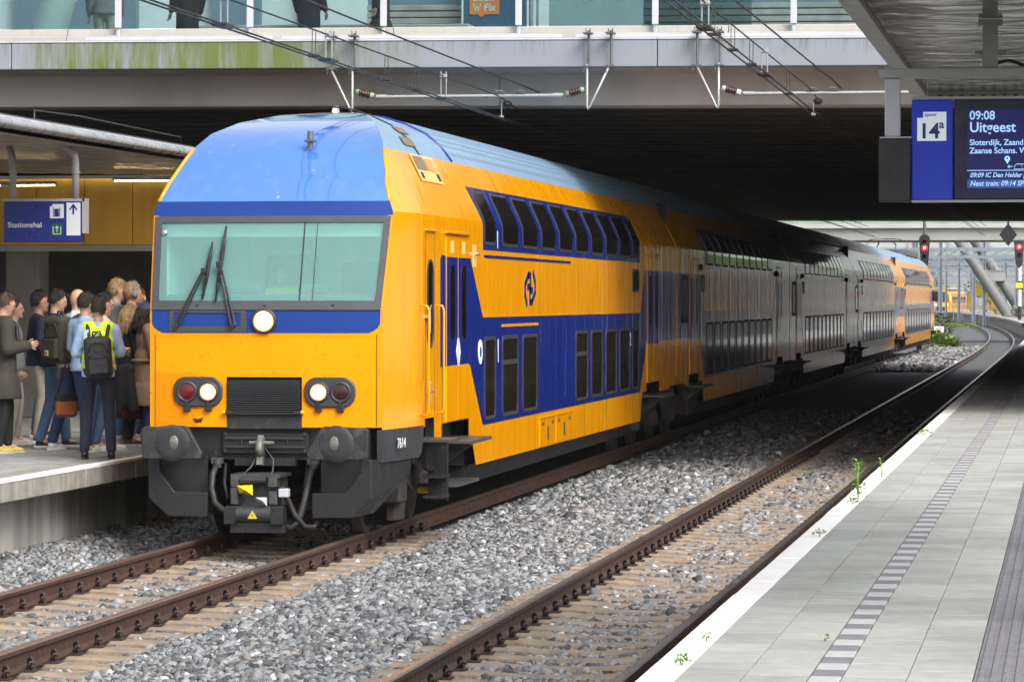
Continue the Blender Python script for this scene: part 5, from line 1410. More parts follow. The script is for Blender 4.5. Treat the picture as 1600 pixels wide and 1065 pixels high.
    for i in range(mm):
        for k in range(n):
            q = (i*n+k,(i+1)*n+k,(i+1)*n+(k+1)%n,i*n+(k+1)%n)
            if sum(keepv[v_] for v_ in q) >= 3: fs.append(q)
    m_.add(pts,fs)
    if hairstyle in ('long','curly'):
        for k in range(34):
            a = R(rg.uniform(150,390)); bx, by = .075*math.cos(a), .085*math.sin(a)-.02
            if by > .05: continue
            ln = rg.uniform(.22,.34); w = .02 if hairstyle == 'curly' else .006
            path = [hp((bx*.9,by,.06))]+[hp((bx*(1.05+.25*q/5)+rg.uniform(-w,w),by*(1.05+.12*q/5)+rg.uniform(-w,w)-.01,.03-ln*q/5)) for q in range(1,6)]
            m_.tube(path,[.012,.020,.022,.022,.018,.008],5)
    nk = [i_ for i_, ok in enumerate(keepv) if ok]
    for _ in range(0 if hairstyle == 'bald' else 230):                # locks that break the outline
        p0 = pts[rg.choice(nk)]; rad_ = (p0-hc).normalized(); tng = rad_.cross(Vector((rg.gauss(0,1),rg.gauss(0,1),rg.gauss(0,.6)))).normalized()
        p1 = p0+tng*rg.uniform(.018,.040)+rad_*rg.uniform(.002,.016); w_ = rad_.cross(tng)*rg.uniform(.004,.008)
        m_.add([p0-w_,p0+w_,p1],[(0,1,2)])
    m_.build('hair',hair,t,fix=False)
    if hairstyle == 'cap':
        pass
    return t
def backpack(host_args, name_label, m, size=(.30,.17,.46), zc=1.20, dy=-.215, trim='pack_black', details=None, name='backpack'):
    x, y, deg, H, lean = host_args; s = H/1.75
    t = empty(name, (x,y,PZ), R(deg), name_label, 'backpack', 'backpacks on waiting passengers'); t.scale = (s,s,s)
    w, d, h = size; yo = dy+lean*.5
    m_ = MB(); m_.bbox(-w/2,w/2,yo-d/2,yo+d/2,zc-h/2,zc+h/2,.035); o = m_.build('pack_body',m,t); smooth_mod(o,.03,3,20)
    m_ = MB(); m_.bbox(-w*.40,w*.40,yo-d/2-.05,yo-d/2+.02,zc-h*.42,zc+h*.05,.025); o = m_.build('front_pocket',m,t); smooth_mod(o,.02,2,20)
    m_ = MB(); m_.tube([(-w*.36,yo-d/2-.006,zc+h*.12),(-w*.2,yo-d/2-.008,zc+h*.34),(w*.2,yo-d/2-.008,zc+h*.34),(w*.36,yo-d/2-.006,zc+h*.12)],.006,5); m_.tube([(-w*.34,yo-d/2-.052,zc+h*.0),(w*.34,yo-d/2-.052,zc+h*.0)],.005,5); m_.build('zip',trim,t)
    m_ = MB(); m_.tube([(-.05,yo+.03,zc+h/2-.01),(-.04,yo+.02,zc+h/2+.05),(.04,yo+.02,zc+h/2+.05),(.05,yo+.03,zc+h/2-.01)],.010,6); m_.build('handle',trim,t)
    for sg in (-1,1):
        pts = [(sg*.09,yo+d/2-.02,zc+h/2-.05),(sg*.115,-.07+lean,1.46),(sg*.125,.03+lean,1.495),(sg*.135,.115+lean,1.40),(sg*.15,.135+lean*.7,1.22),(sg*.19,.04,1.08),(sg*.13,yo+d/2,zc-h*.42)]
        m_ = MB(); m_.tube(pts,[.016,.024,.026,.024,.020,.012,.012],6); m_.build('strap',trim,t)
    return t
S_ = dict
A = (-11.98,38.9,-62,1.80,.02)
person(*A[:4],'man in long olive parka and black trousers looking at a phone','parka','black_cloth','shoe_yellow','hair_brown',arms=('phone','phone'),lean=.02,nod=18,coat=.60,sole='sole_cream',tt=.034,legs=((-.10,.08),(.10,-.06)))
bpk = backpack(A,'black backpack with bottle on the man in the olive parka','pack_black',(.31,.19,.46),1.22,-.26)
MB().cyl((.17,-.20,1.14),(.17,-.20,1.30),.034,n=12).build('bottle','shoe_white',bpk); MB().cyl((.17,-.20,1.20),(.17,-.20,1.235),.0365,n=12).build('bottle_band','royal',bpk)
ph = empty('phone',(-11.70,39.05,1.955),R(-62),'pale phone held by the man in the olive parka','phone'); o = MB().bbox(-.036,.036,-.07,.07,0,.009,.003).build('phone_case','shoe_white',ph); o.rotation_euler = (R(35),0,0); o = MB().box(-.032,.032,-.064,.064,.0095,.0105).build('phone_screen','display_text',ph); o.rotation_euler = (R(35),0,0)
B = (-11.86,40.5,-70,1.84,.03)
person(*B[:4],'dark-haired man in navy polo shirt and blue jeans','navy','denim','shoe_black','hair_dark',arms=('down','down'),lean=.03,nod=12,sleeves=False,legs=((-.10,.16),(.11,-.14)))
C_ = (-11.42,39.9,-35,1.86,.02)
person(*C_[:4],'bald man in white shirt and blue trousers with white sneakers','white_shirt','blue_trs','shoe_white','hair_brown',arms=('bag','down'),lean=.02,hairstyle='bald',hy=-20,legs=((-.13,-.20),(.10,.14)))
o = backpack(C_,'large olive backpack on the bald man in white shirt','olive',(.33,.20,.52),1.20,-.23,'olive'); MB().bbox(-.03,.03,-.392,-.386,1.03,1.09,.002).build('patch','sole_cream',o); MB().bbox(-.015,.015,-.396,-.3925,1.045,1.075,.001).build('patch_mark','leather',o)
D = (-11.12,39.3,-30,1.80,.02)
person(*D[:4],'dark-haired man in pale blue shirt between bald man and yellow vest','sky_shirt','blue_trs','shoe_white','hair_dark',arms=('fold','down'),hy=-10,nod=8,legs=((-.10,.10),(.10,-.06)))
Hh = (-10.50,37.62,14,1.745,.015)
hv = person(*Hh[:4],'person in yellow high-visibility vest and black boots seen from behind','sky_shirt','navy_trs','shoe_black','hair_dark',arms=('fold','fold'),legs=((-.15,.0),(.14,.02)),hy=4,nod=8,sole='shoe_black',tt=.012)
m_ = MB(); e = .030
m_.sphere((0,.005,1.30),(.160+e,.107+e,.175)); m_.sphere((0,.0,1.14),(.146+e,.108+e,.17)); m_.cap((-.115,.01,1.43),.06+e,(.115,.01,1.43),.06+e)
rows_ = [(1.14,.15+e,.11+e),(.98,.165+e,.122+e)]; m_.add([(rx*math.cos(2*math.pi*k/20),ry*math.sin(2*math.pi*k/20),zz) for zz, rx, ry in rows_ for k in range(20)],[(k,(k+1)%20,20+(k+1)%20,20+k) for k in range(20)]+[tuple(range(20)),tuple(range(20,40))])
soft(m_,'vest','hivis',hv,.018,5)
for zz, rx, ry in ((1.07,.187,.146),):
    m_ = MB(); m_.smooth = True; m_.grid([[(rx*math.cos(2*math.pi*k/32),ry*math.sin(2*math.pi*k/32),zz+d) for k in range(33)] for d in (-.025,.025)]); m_.build('reflective_stripe','reflect',hv,fix=False)
m_ = MB(); m_.smooth = True; m_.grid([[(-.125+d,-.145+.02*abs(q-2)*.5,1.08+.085*q) for d in (-.025,.025)] for q in range(5)]); m_.build('reflective_stripe','reflect',hv,fix=False)
m_ = MB(); m_.tube([(-.05,-.148,1.34),(-.02,-.150,1.38),(.03,-.150,1.375),(.0,-.150,1.34),(-.03,-.15,1.335)],.010,5); m_.build('vest_emblem','royal',hv)
hp_ = backpack(Hh,'black backpack hanging low on the person in the yellow vest','pack_black',(.30,.18,.46),1.12,-.25)
for o_ in hp_.children:
    if not o_.name.startswith('strap'): o_.location.x += .085; o_.rotation_euler.y = R(-4)
person(-11.55,42.2,-40,1.97,'tall tousled-haired man behind the bald man','grey_shirt','denim','shoe_white','hair_blond',hy=-20,nod=10)
hd = person(-11.28,41.9,-60,1.93,'tall man with headphones behind the yellow vest','black_cloth','denim','shoe_white','hair_blond',hy=10,nod=6)
m_ = MB(); m_.tube([(.09*math.cos(R(q)),.018,1.645+.135*math.sin(R(q))) for q in range(0,181,15)],.011,6); m_.sphere((.088,.02,1.64),(.02,.035,.04)); m_.sphere((-.088,.02,1.64),(.02,.035,.04)); m_.build('headphones','grey_shirt',hd)
person(-11.02,39.7,-65,1.80,'dark-haired man in beige shirt with light sneakers right of the yellow vest','beige_shirt','denim','shoe_white','hair_dark',arms=('down','fold'),hy=-5,nod=14,legs=((-.10,.10),(.10,-.10)))
person(-11.33,42.2,-75,1.87,'brown-haired man at the back close to the train','black_cloth','navy_trs','shoe_black','hair_brown',skin='skin_tan',hy=10,nod=8)
person(-11.10,41.1,-55,1.66,'woman with wavy blond hair in black jacket and dark red skirt','black_cloth','black_cloth','shoe_brown','hair_blond',arms=('down','fold'),hairstyle='curly',skirt='wine',nod=10,hy=15)
person(-10.83,40.9,-60,1.70,'dark-curled woman in belted tan trench coat beside the train nose','trench','denim_dark','shoe_brown','hair_dark',arms=('fold','fold'),hairstyle='curly',coat=.50,tt=.03,nod=14,belt=True,legs=((-.12,.02),(.12,.0)))
cp = empty('cap',(-10.83,40.9,PZ),R(-60),'small blue cap on the woman in the trench coat','cap'); cp.scale = (.97,)*3
m_ = MB(); m_.smooth = True; cc = Vector((0,.0,1.675)); m_.grid([[cc+Vector((.093*math.cos(a)*math.cos(p_),.115*math.sin(a)*math.cos(p_),.105*math.sin(p_))) for a in [2*math.pi*k/20 for k in range(21)]] for p_ in [R(q) for q in (2,20,40,60,80,90)]]); m_.build('crown','cap_blue',cp,fix=False)
m_ = MB(); m_.prism([(-.07,.09),(-.055,.16),(0,.185),(.055,.16),(.07,.09)],'z',1.672,1.680); m_.build('brim','cap_blue',cp)
person(-12.62,40.0,-80,1.78,'man cut off by the left picture edge','parka','khaki','shoe_brown','hair_dark')
person(-12.42,41.8,-60,1.82,'dark-haired man half hidden behind the parka man','navy','khaki','shoe_brown','hair_dark',skin='skin_tan',hy=-10)
person(-12.55,41.2,-75,1.74,'brown-haired man with khaki trousers behind the parka man','grey_shirt','khaki','shoe_white','hair_brown')
person(-13.0,39.3,-70,1.83,'man in dark blue jacket at the left picture edge in front','navy','black_cloth','shoe_brown','hair_brown',coat=.84,tt=.026,legs=((-.1,.1),(.1,-.1)))
person(-12.1,42.9,-50,1.79,'man in grey shirt at the back between polo man and bald man','grey_shirt','denim_dark','shoe_white','hair_dark',hy=20)
person(-11.62,43.4,-65,1.86,'man in white shirt far back above the yellow vest','white_shirt','navy_trs','shoe_black','hair_brown',nod=10)
person(-11.0,43.1,-80,1.72,'woman with long dark hair far back beside the train','beige_shirt','black_cloth','shoe_brown','hair_dark',hairstyle='long',hy=15)
person(-10.62,42.2,-70,1.80,'man in black jacket right against the train side','black_cloth','denim_dark','shoe_black','hair_dark',coat=.8,tt=.028)
person(-13.55,42.4,-60,1.80,'man in beige shirt in the back row at the left edge','beige_shirt','khaki','shoe_brown','hair_dark',hy=10)
person(-12.95,43.6,-75,1.84,'man in pale blue shirt in the back row behind the parka man','sky_shirt','denim_dark','shoe_black','hair_brown',nod=6)
person(-12.35,44.6,-55,1.76,'woman with long blond hair in the back row','white_shirt','denim','shoe_white','hair_blond',hairstyle='long',hy=-10)
person(-11.2,44.9,-70,1.83,'man in dark red top far back near the train','wine','navy_trs','shoe_black','hair_dark')
bg = empty('shoulder_bag',(-11.42,39.55,1.28),R(-50),'brown leather shoulder bag hanging between two men','bag')
m_ = MB(); m_.bbox(-.05,.05,-.13,.13,-.13,.13,.03); o = m_.build('bag_body','leather',bg); smooth_mod(o,.02,2,20)
m_ = MB(); m_.bbox(-.058,.058,-.135,.135,.03,.14,.03); m_.build('bag_flap','black_cloth',bg)
m_ = MB(); m_.tube([(0,-.11,.12),(.02,-.05,.35),(.03,.0,.55),(0,.06,.35),(0,.11,.12)],.012,6); m_.build('bag_strap','black_cloth',bg)
jk = empty('folded_jacket',(-11.0,40.45,1.45),R(-50),'black jacket draped over an arm in front of the red skirt','jacket')
m_ = MB(); m_.cap((-.02,.0,.22),.075,(.08,.06,.24),.07); m_.cap((0,0,.2),.085,(.02,.02,-.15),.10); m_.cap((.06,.05,.2),.07,(.12,.08,-.22),.075); m_.cap((.03,-.05,.1),.05,(.05,-.07,-.28),.045); soft(m_,'jacket_cloth','black_cloth',jk,.02,4)
# driver in the cab and people up on the concourse
person(T1-.10,37.25,180,1.66,'driver in yellow safety vest sitting behind the train windscreen','hivis','navy','shoe_black','hair_brown',z=1.22,group='train crew',arms=('fold','fold'))
for i, (x, y, d, lb, tp, bt, ct) in enumerate(((-13.5,53.5,40,'figure in long dark coat behind the concourse glass, left one','black_cloth','black_cloth',.32),(-11.6,53.6,-20,'figure in long dark coat behind the concourse glass, second from left','navy','navy',.30),(-10.42,53.3,100,'figure in dark coat behind the concourse glass above the train','parka','black_cloth',.45),(-14.9,53.8,10,'figure in pale clothes beside the leaning concourse column','grey_shirt','khaki',None),(-17.0,53.6,30,'figure in blue jeans at the left end of the concourse','navy','denim_dark',None))):
    person(x,y,d,1.76,lb,tp,bt,'shoe_black','hair_dark',coat=ct,z=6.03,group='people up on the concourse')
apply_soft()
# ================================================================== FAR BACKGROUND
mat('far_concrete', (0.40,0.41,0.40), 0.8, var=0.08, vs=.4); mat('far_girder', (0.30,0.295,0.28), 0.7, var=0.1, vs=.3); mat('far_glass', (0.26,0.33,0.27), 0.4, var=0.15, vs=.8)
mat('far_column', (0.17,0.17,0.175), 0.6, var=0.06, vs=1); mat('far_mast', (0.19,0.22,0.26), 0.6, var=0.1); mat('signal_black', (0.012,0.012,0.014), 0.5); mat('mast_white', (0.75,0.75,0.74), 0.5); mat('buffer_yellow', (0.85,0.56,0.015), 0.5)
mat('far_brick', (0.22,0.15,0.14), 0.8, var=0.3, vs=.3); mat('far_grey', (0.24,0.26,0.30), 0.8, var=0.2, vs=.3); mat('teal_sign', (0.02,0.33,0.30), 0.5)
emis('signal_red', (1.0,0.004,0.008), 1.1); emis('signal_core', (1.0,0.55,0.55), 4.0)
st = empty('light_blocker', (1.9,95,PZ), 0, 'unseen dark box added under the bridge to darken the coach reflections', 'light blocker')  # unseen block, added to darken the coach reflections and stop side light
MB().box(-1.9,1.6,-24,38.5,0,4.66).build('blocker_box','dark_wall',st)
for k_, (y_, w_) in enumerate(((139,'first'),(148,'second'),(160,'third'),(175,'fourth'),(196,'fifth'))):  # dark boxes out of view, added to put dark bands into the coach-side reflections
    t = empty('reflection_blocker', (2.2,y_,PZ), 0, 'unseen dark box added beyond the bridge for the coach reflections, %s in line' % w_, 'reflection blocker', 'reflection blockers on the right platform')
    MB().bbox(-1.6,.4,0,3.2+k_*.6,0,2.9,.03).build('blocker_wall','dark_wall',t); MB().bbox(-1.9,.7,-.3,3.5+k_*.6,2.9,3.1,.02).build('blocker_roof','far_girder',t)
# viaduct behind the station
vd = empty('far_viaduct', (-5,225,0), 0, 'pale concrete viaduct with glass parapet beyond the bridge', 'viaduct')
MB().box(-60,70,0,9,6.2,6.95).build('girder','far_girder',vd)
MB().box(-60,70,-.3,0.0,6.97,7.25).build('deck_edge','far_concrete',vd)
for k in range(30):
    MB().box(-30+2.0*k+.03,-30+2.0*k+1.97,-.12,-.08,7.27,8.0).build('parapet_pane','far_glass',vd)
    MB().box(-30+2.0*k-.03,-30+2.0*k+.03,-.16,-.05,7.26,8.05).build('parapet_post','far_concrete',vd)
MB().box(-60,70,-.35,.1,8.06,8.25).build('parapet_rail','far_concrete',vd)
v2 = empty('far_viaduct', (-5,392,0), 0, 'lower pale deck edge showing under the first viaduct', 'viaduct')
MB().box(-60,70,0,8,7.9,8.7).build('deck_edge','far_concrete',v2); MB().box(-60,70,-.02,.3,7.0,7.85).build('parapet_glass','far_glass',v2)
for k in range(12): MB().box(-26+4.4*k,-25.75+4.4*k,-.1,.4,6.95,8.75).build('parapet_post','far_girder',v2)
vc = empty('leaning_columns', (-5.95,350,PZ), 0, 'pair of leaning grey tube columns meeting in a V under the viaduct', 'column')
MB().cyl((-6.33,0,9.7),(.0,0,.0),.54,n=20).build('column_tube','far_column',vc)
MB().cyl((-4.83,1.8,9.7),(1.5,1.8,.0),.54,n=20).build('column_tube','far_column',vc)
MB().cyl((.3,0,.0),(6.6,0,9.7),.48,n=20).build('column_tube','far_column',vc)
MB().box(-2.3,-.4,.1,1.6,3.5,4.5).build('column_tie','far_girder',vc)
MB().bbox(-.6,.9,-.5,.5,-.6,.20,.05).build('column_foot','far_column',vc)
def signal(x, y, zt, w, h, label, mast=None):
    t = empty('railway_signal', (x,y,0), 0, label, 'signal', 'red railway signals')
    pts = rrect(-w/2,w/2,zt-h,zt,w*.48,6); pts = [(a,b_) if b_ > zt-h*.6 else (a*(.45+.55*(b_-(zt-h))/(h*.4)) if b_ > zt-h else a*.45, b_) for a, b_ in pts]
    MB().prism(pts,'y',-.12,.0).build('signal_board','signal_black',t)
    MB().lathe([(0,-.16),(w*.24,-.155),(w*.28,-.125)],(0,0,zt-h*.40),'y',16).build('red_lamp','signal_red',t); MB().lathe([(0,-.18),(w*.10,-.175)],(0,0,zt-h*.40),'y',12).build('lamp_core','signal_core',t)
    for dz in (.2,.62): MB().lathe([(w*.18,-.13),(w*.18,-.22),(w*.16,-.22),(w*.15,-.13)],(0,0,zt-h*dz),'y',12).build('lamp_hood','signal_black',t)
    if mast == 'hang':
        MB().cyl((0,.05,zt-.2),(0,.05,8.6),.09,n=10).build('mast','galv_dark',t); MB().box(-9,4,.0,.3,8.6,9.0).build('gantry_beam','galv_dark',t); MB().box(-9.2,-9,.0,.3,-.4,9.0).build('gantry_post','galv_dark',t)
    elif mast:
        zz = mast
        for k, (a, b_) in enumerate(zip(zz[:-1],zz[1:])): MB().cyl((.05,.05,a),(.05,.05,b_),.15,n=10).build('mast_band','mast_white' if k % 2 else 'signal_black',t)
        MB().bbox(-.30,.30,-.15,.0,zz[2]+.1,zz[2]+.55,.03).build('number_board','buffer_yellow',t)
    else: MB().cyl((0,.05,-.3),(0,.05,zt-h+.1),.09,n=10).build('mast','galv_dark',t)
signal(-7.62,188,5.90,.58,1.80,'red signal on black board right above the train tail','hang')
signal(-4.3,300,8.0,.90,2.9,'red signal with banded black and white mast on the far platform',[PZ,1.9,3.3,4.0,5.3])
dm = empty('track_sign', (-2.95,170,0), 0, 'black diamond board hanging at the right picture edge', 'sign')
MB().prism([(-.42,5.55),(0,5.0),(.42,5.55),(0,6.1)],'y',0,.04).build('sign_board','signal_black',dm); MB().cyl((0,.06,5.3),(0,.06,7.2),.05,n=8).build('sign_post','signal_black',dm)
ts = empty('teal_sign', (-3.75,300,0), 0, 'small teal board beside the far signal', 'sign'); MB().box(0,.9,0,.05,3.2,3.85).build('sign_board','teal_sign',ts); MB().cyl((.45,.08,PZ),(.45,.08,3.6),.06,n=8).build('sign_post','far_mast',ts)
km = empty('distance_sign', (-8.1,222,0), 0, 'small white distance board among the far weeds', 'sign'); MB().bbox(-.30,.30,-.02,.02,.45,.80,.01).build('sign_board','mast_white',km); text('lettering','m2',.28,(-.22,-.025,.53),'signal_black',km,bold=.004); MB().cyl((0,.04,-.4),(0,.04,.6),.03,n=6).build('sign_post','galv_dark',km)
# masts and portals of the yard
rg = random.Random(5)
mast_spots = [(-20.5,450),(-15.4,360),(-18.4,480),(-11.0,470),(-13.8,500),(-9.9,520),(-21.5,570),(-4.4,520),(-14.4,330),(-17.6,400),(-11.9,330),(-13.0,420),(-10.2,380),(-16.2,470),(-8.4,350),(-9.2,440),(-7.4,410),(-19.0,520),(-5.2,345),(-6.0,470),(-12.0,540),(-3.6,430)]
words = ['beside the second parked train','just left of the parked train nose','behind the second parked train','far between parked train and buffer stop','very far behind the parked train','very far behind the buffer stop','at the very back left','very far right of the V column','nearest the train tail','leftmost and far','thin, before the parked train','slim, far behind the parked train','between parked train and V column','far left row','left of the yellow buffer stop','behind the buffer stop','behind the V column foot','farthest left','right beside the V column','far behind the V column','farthest in the middle','right of the V column']
for (x, y), w in zip(mast_spots, words):
    t = empty('overhead_mast', (x,y,-.3), 0, 'grey overhead line mast, '+w, 'mast', 'masts in the far yard')
    m_ = MB(); m_.box(-.17,-.10,-.14,.14,0,9.5); m_.box(.10,.17,-.14,.14,0,9.5); m_.box(-.10,.10,-.01,.01,0,9.5); m_.build('mast_post','far_mast',t)
    m_ = MB(); m_.cyl((0,0,6.4),(2.6,0,6.9),.04,n=6); m_.cyl((0,0,8.2),(2.4,0,7.0),.03,n=6); m_.cyl((.4,0,5.6),(2.6,0,5.6),.03,n=6); m_.build('cantilever','far_mast',t)
for k, (y, z) in enumerate(((318,6.2),(345,6.4),(380,6.3),(420,6.6),(460,6.1),(505,6.6),(560,6.0))):
    t = empty('wire_portal', (-9,y,z), 0, 'grey lattice portal beam across the far yard, '+['nearest row','second row','third row','fourth row','fifth row','sixth row','farthest row'][k], 'portal', 'portals in the far yard')
    m_ = MB(); m_.box(-22,22,-.1,.1,.0,.16); m_.box(-22,22,-.1,.1,.70,.86); m_.build('chord','far_mast',t)
    m_ = MB()
    for q in range(44): m_.cyl((-22+q,0,.05),(-21+q,0,.67) if q % 2 else (-21.0+q,0,.67),.03,n=5)
    o = m_.build('lattice','far_mast',t); o['kind'] = 'stuff'
# parked trains
def far_train(x, y, L_, label, rz):
    t = empty('parked_train', (x,y,0), R(rz), label, 'train', 'parked trains in the yard')
    sec = [(-1.4,.5),(1.4,.5),(1.45,2.2),(1.30,3.3),(.8,3.85),(0,4.0),(-.8,3.85),(-1.30,3.3),(-1.45,2.2)]
    m_ = MB()
    rings = [(0,.86,.0),(.25,.94,.0),(.9,1.0,0),(L_,1.0,0)]
    rows = []
    for yy, sc, _ in rings: rows.append([(a*sc,yy+(max(0,b_-1.9)*.42 if yy < .5 else 0),.5+(b_-.5)*(sc if yy < .2 else 1)) for a, b_ in sec+[sec[0]]])
    m_.smooth = False; m_.grid(rows); m_.add(rows[0][:-1],[tuple(range(len(sec)))])
    m_.build('body','train_yellow',t)
    m_ = MB(); m_.prism([(-1.02,2.05),(1.02,2.05),(.95,2.9),(.62,3.45),(-.62,3.45),(-.95,2.9)],'y',-.05,.75); o = m_.build('windscreen','win_glass',t); o.rotation_euler = (R(-18),0,0); o.location = (0,-.42,.25)
    m_ = MB(); m_.prism([(-.85,.75),(.85,.75),(.75,1.35),(-.75,1.35)],'y',-.25,.1); m_.build('coupler_cover','signal_black',t)
    for s in (-1,1): MB().lathe([(0,-.09),(.14,-.06)],(s*.85,-.02,1.65),'y',12).build('headlight','lamp_on',t)
    for k in range(9): MB().box(1.40,1.47,2+k*2.6,3.7+k*2.6,1.9,2.8).build('window','win_glass',t)
    MB().box(-1.2,1.2,.4,L_,-.1,.6).build('underframe','under_black',t)
    MB().box(-1.1,1.1,1.0,L_,3.9,4.15).build('roof_equipment','far_concrete',t)
far_train(-18.6,520,26,'yellow parked train with dark windscreen facing the camera in the yard',-3)
far_train(-23.4,530,26,'yellow parked train half hidden behind the long train tail',-3)
bs_ = empty('buffer_stop', (-9.3,400,.2), 0, 'bright yellow buffer stop at the end of a far siding', 'buffer stop')
MB().bbox(-1.2,.2,-.1,.1,2.1,3.1,.03).build('buffer_board','buffer_yellow',bs_)
for xx in (-1.55,.55): MB().bbox(xx-.2,xx+.2,-.2,.2,.9,2.3,.04).build('buffer_post','buffer_yellow',bs_)
MB().cyl((-.1,.2,2.1),(1.1,.6,.2),.16,n=8).build('raking_strut','buffer_yellow',bs_); MB().cyl((.6,.2,1.9),(1.5,.6,.2),.16,n=8).build('raking_strut','buffer_yellow',bs_)
MB().box(-.6,1.6,-.1,.1,.9,1.25).build('cross_beam','buffer_yellow',bs_)
for (x, y, w) in ((-18.2,360,'left'),(-15.0,352,'right')):
    t = empty('yellow_cabinet', (x,y,0), 0, 'small yellow trackside cabinet, the %s of two before the parked trains' % w, 'cabinet', 'yellow cabinets'); MB().bbox(-.4,.4,-.3,.3,-.3,1.2,.08).build('cabinet_box','buffer_yellow',t); MB().box(-.45,.45,-.35,.35,1.2,1.26).build('cabinet_lid','far_grey',t)
# railing beyond the platform
fn = empty('railing', (-16,372,0), 0, 'thin grey railing along the far platform end', 'railing')
for k in range(16): MB().cyl((-4+k*.9,k*-.6,.3),(-4+k*.9,k*-.6,1.75),.035,n=5).build('railing_post','far_grey',fn)
for z in (1.15,1.75): MB().cyl((-4,0,z),(9.5,-9,z),.03,n=5).build('railing_bar','far_grey',fn)
# yard tracks, houses, trees
for k, x in enumerate((-22,-17,-12.5)):
    m_ = MB()
    for s in (-.75,.75): m_.box(x+s-.05,x+s+.05,330,700,-.3,-.12)
    tag(m_.build('yard_track','rail_top'), kind='structure')
for k, (x, y, w, h, m, lb) in enumerate(((-60,760,40,8.5,'far_brick','long brick building on the skyline behind the yard, left'),(-18,800,30,10.5,'far_grey','grey office block on the skyline behind the parked train'),(16,740,34,8,'far_brick','brick building on the skyline behind the V column'))):
    t = empty('far_building', (x,y,-.4), 0, lb, 'building', 'buildings on the skyline')
    MB().box(-w/2,w/2,0,20,0,h).build('wall',m,t); MB().box(-w/2-.4,w/2+.4,-.4,20.4,h,h+.6).build('roof','far_concrete',t)
    for fl in range(int(h/3.4)):
        for q in range(int(w/3)):
            MB().box(-w/2+.6+3*q,-w/2+2.4+3*q,-.06,.02,1.1+3.4*fl,2.9+3.4*fl).build('window','far_glass',t)
isl_mat('far_leaf', [(0.0,(0.03,0.06,0.015)),(0.5,(0.07,0.13,0.03)),(1.0,(0.12,0.19,0.05))], 0.7, 0, ns=1)
def tree(x, y, h, r, label, seed):
    rg = random.Random(seed); t = empty('tree', (x,y,-.4), 0, label, 'tree', 'trees behind the yard')
    m_ = MB(); m_.cyl((0,0,0),(0,0,h*.5),.25,.12,8)
    for q in range(5): a = q*1.3; m_.cyl((0,0,h*.35+q*.2),(r*.6*math.cos(a),r*.6*math.sin(a),h*.75),.10,.03,6)
    m_.build('trunk','far_brick',t)
    m_ = MB()
    for q in range(22):
        c = Vector((rg.gauss(0,r*.42),rg.gauss(0,r*.42),h*.62+rg.gauss(0,h*.16))); rr = r*rg.uniform(.22,.42)
        for _ in range(60):
            d = Vector((rg.gauss(0,1),rg.gauss(0,1),rg.gauss(0,1))).normalized()*rr*rg.uniform(.6,1.1); p = c+d; u = Vector((rg.gauss(0,1),rg.gauss(0,1),rg.gauss(0,1))).normalized()*.28; w = u.orthogonal().normalized()*.2
            m_.add([p-u,p+w,p+u,p-w],[(0,1,2,3)])
    m_.build('crown','far_leaf',t,fix=False)
for i, (x, y, h, r, lb) in enumerate(((-26,640,9,4,'round green tree behind the train tail'),(-15,680,8,3.5,'green tree above the parked train'),(-7,650,7,3.2,'green tree between the V column tubes'),(-1,600,6,3,'green tree right of the V column'))): tree(x,y,h,r,lb,i+20)
for i, (x, y, h, r, lb) in enumerate(((7,165,8,3.4,'nearest of the trees beyond the bridge right of the platform'),(9,190,9,3.6,'second tree beyond the bridge right of the platform'),(6.5,215,8,3.4,'third tree beyond the bridge right of the platform'),(10,245,10,4,'fourth tree beyond the bridge right of the platform'))): tree(x,y,h,r,lb,i+70)
isl_mat('far_grass', [(0.0,(0.07,0.13,0.02)),(0.6,(0.14,0.21,0.04)),(1.0,(0.30,0.30,0.06))], 0.8, 0, ns=1)
for i, (x, y, r, h, n, lb) in enumerate(((-9.0,214,1.2,1.5,420,'tall green weeds right of the train tail'),(-7.6,203,1.1,.8,380,'bushy yellow-green weeds beside the white distance board'),(-6.6,196,.8,.55,220,'low weeds on the ballast heap beyond the bridge'),(-8.3,232,1.4,1.7,300,'tall thin weeds behind the distance board'))):
    weed(x,y,-.25,r,h,n,.32,lb,i+40,'weed_far','weeds')
weed(-4.5,344,PZ,1.8,1.0,300,.3,'low lavender bush by the V column foot',60,'weed_far','weeds')
m_ = MB(); rg = random.Random(3)
for _ in range(2500):
    x, y = rg.uniform(-24,-9), rg.uniform(345,392); h = rg.uniform(.1,.35); m_.add([(x-.12,y,-.45),(x+.12,y,-.45),(x+rg.uniform(-.1,.1),y,-.3+h)],[(0,1,2)])
tag(m_.build('grass','far_grass',fix=False), 'patchy green grass around the yellow buffer stop', 'grass', kind='stuff')

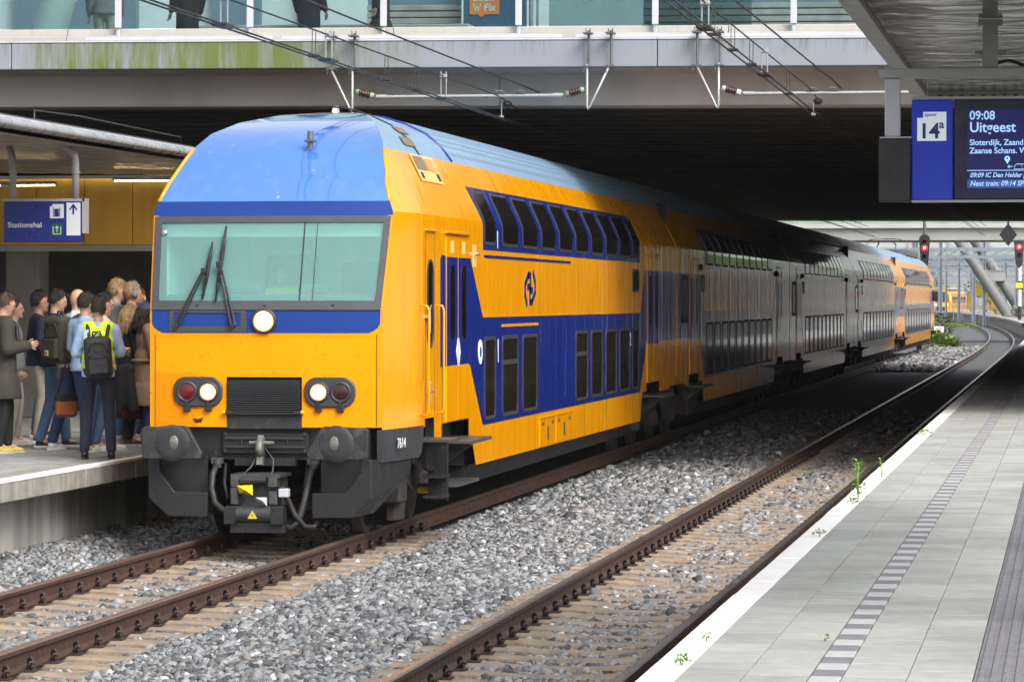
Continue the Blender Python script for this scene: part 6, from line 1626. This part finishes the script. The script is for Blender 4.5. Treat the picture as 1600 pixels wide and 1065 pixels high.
# far end of the right platform, swinging to the left behind the curving track
fpz = PZ
pp = [(T2+1.73+off(y),y) for y in (257,280,300,320,340,360,385,410,440,480,520,560)]
m_ = MB(); m_.grid([[(x,y,-.45) for x,y in pp],[(x,y,fpz-.16) for x,y in pp]]); m_.grid([[(x-.12,y-.12,fpz) for x,y in pp],[(x+9,y+9,fpz) for x,y in pp]])
mat('far_wall', (0.30,0.285,0.25), 0.9, var=.12, vs=2, streak=.4, sc=(.16,.15,.13), ss=(2,2,.1)); mat('far_paving', (0.34,0.335,0.31), 0.9, var=.1)
fpl = tag(m_.build('far_platform','far_wall'), kind='structure')
for (a, b_) in zip(pp[:-1], pp[1:]):
    for k in range(6):
        p = Vector(a).lerp(Vector(b_),k/6); q = Vector(a).lerp(Vector(b_),(k+.97)/6)
        m_ = MB(); m_.add([(p.x-.2,p.y-.2,fpz-.17),(q.x-.2,q.y-.2,fpz-.17),(q.x-.2,q.y-.2,fpz+.02),(p.x-.2,p.y-.2,fpz+.02),(q.x+.3,q.y+.5,fpz+.02),(p.x+.3,p.y+.5,fpz+.02)],[(0,1,2,3),(3,2,4,5)]); m_.build('coping_stone','far_paving',fpl)

# wires strung over the yard
for k, (x, z) in enumerate(((-21.7,5.3),(-17.2,5.2),(-12.6,5.4),(-9.5,5.6),(-21.9,6.5),(-17.0,6.4),(-12.4,6.6),(-6.5,5.4))):
    t = empty('yard_wire', (0,0,0), 0, 'thin overhead wire over the far yard, '+['lowest at far left','low above the parked train','low right of the parked train','above the buffer stop','upper at far left','upper above the parked train','upper right of the parked train','nearest the V column'][k], 'wire', 'wires over the far yard')
    MB().tube([(x+3*math.sin(y/150.0),y,z-.15*math.sin(y/13.0)**2) for y in range(305,620,12)],.035,4).build('wire_strand','far_mast',t)

bs_.scale = (1.25,1.25,1.25)
# ------------------------------------------------------------------ damp air over the yard
HAZE = True
if HAZE:
    hm = bpy.data.materials.new('haze'); hm.use_nodes = True; nt = hm.node_tree; nt.nodes.clear()
    out = nt.nodes.new('ShaderNodeOutputMaterial'); pv = nt.nodes.new('ShaderNodeVolumePrincipled')
    pv.inputs['Color'].default_value = (0.93,0.95,0.97,1); pv.inputs['Density'].default_value = 0.00013; pv.inputs['Anisotropy'].default_value = 0.2
    nt.links.new(pv.outputs[0], out.inputs['Volume']); M['haze'] = hm
    tag(MB().box(-1600,1600,-250,3600,-2.4,24.0).build('haze','haze'), kind='stuff')
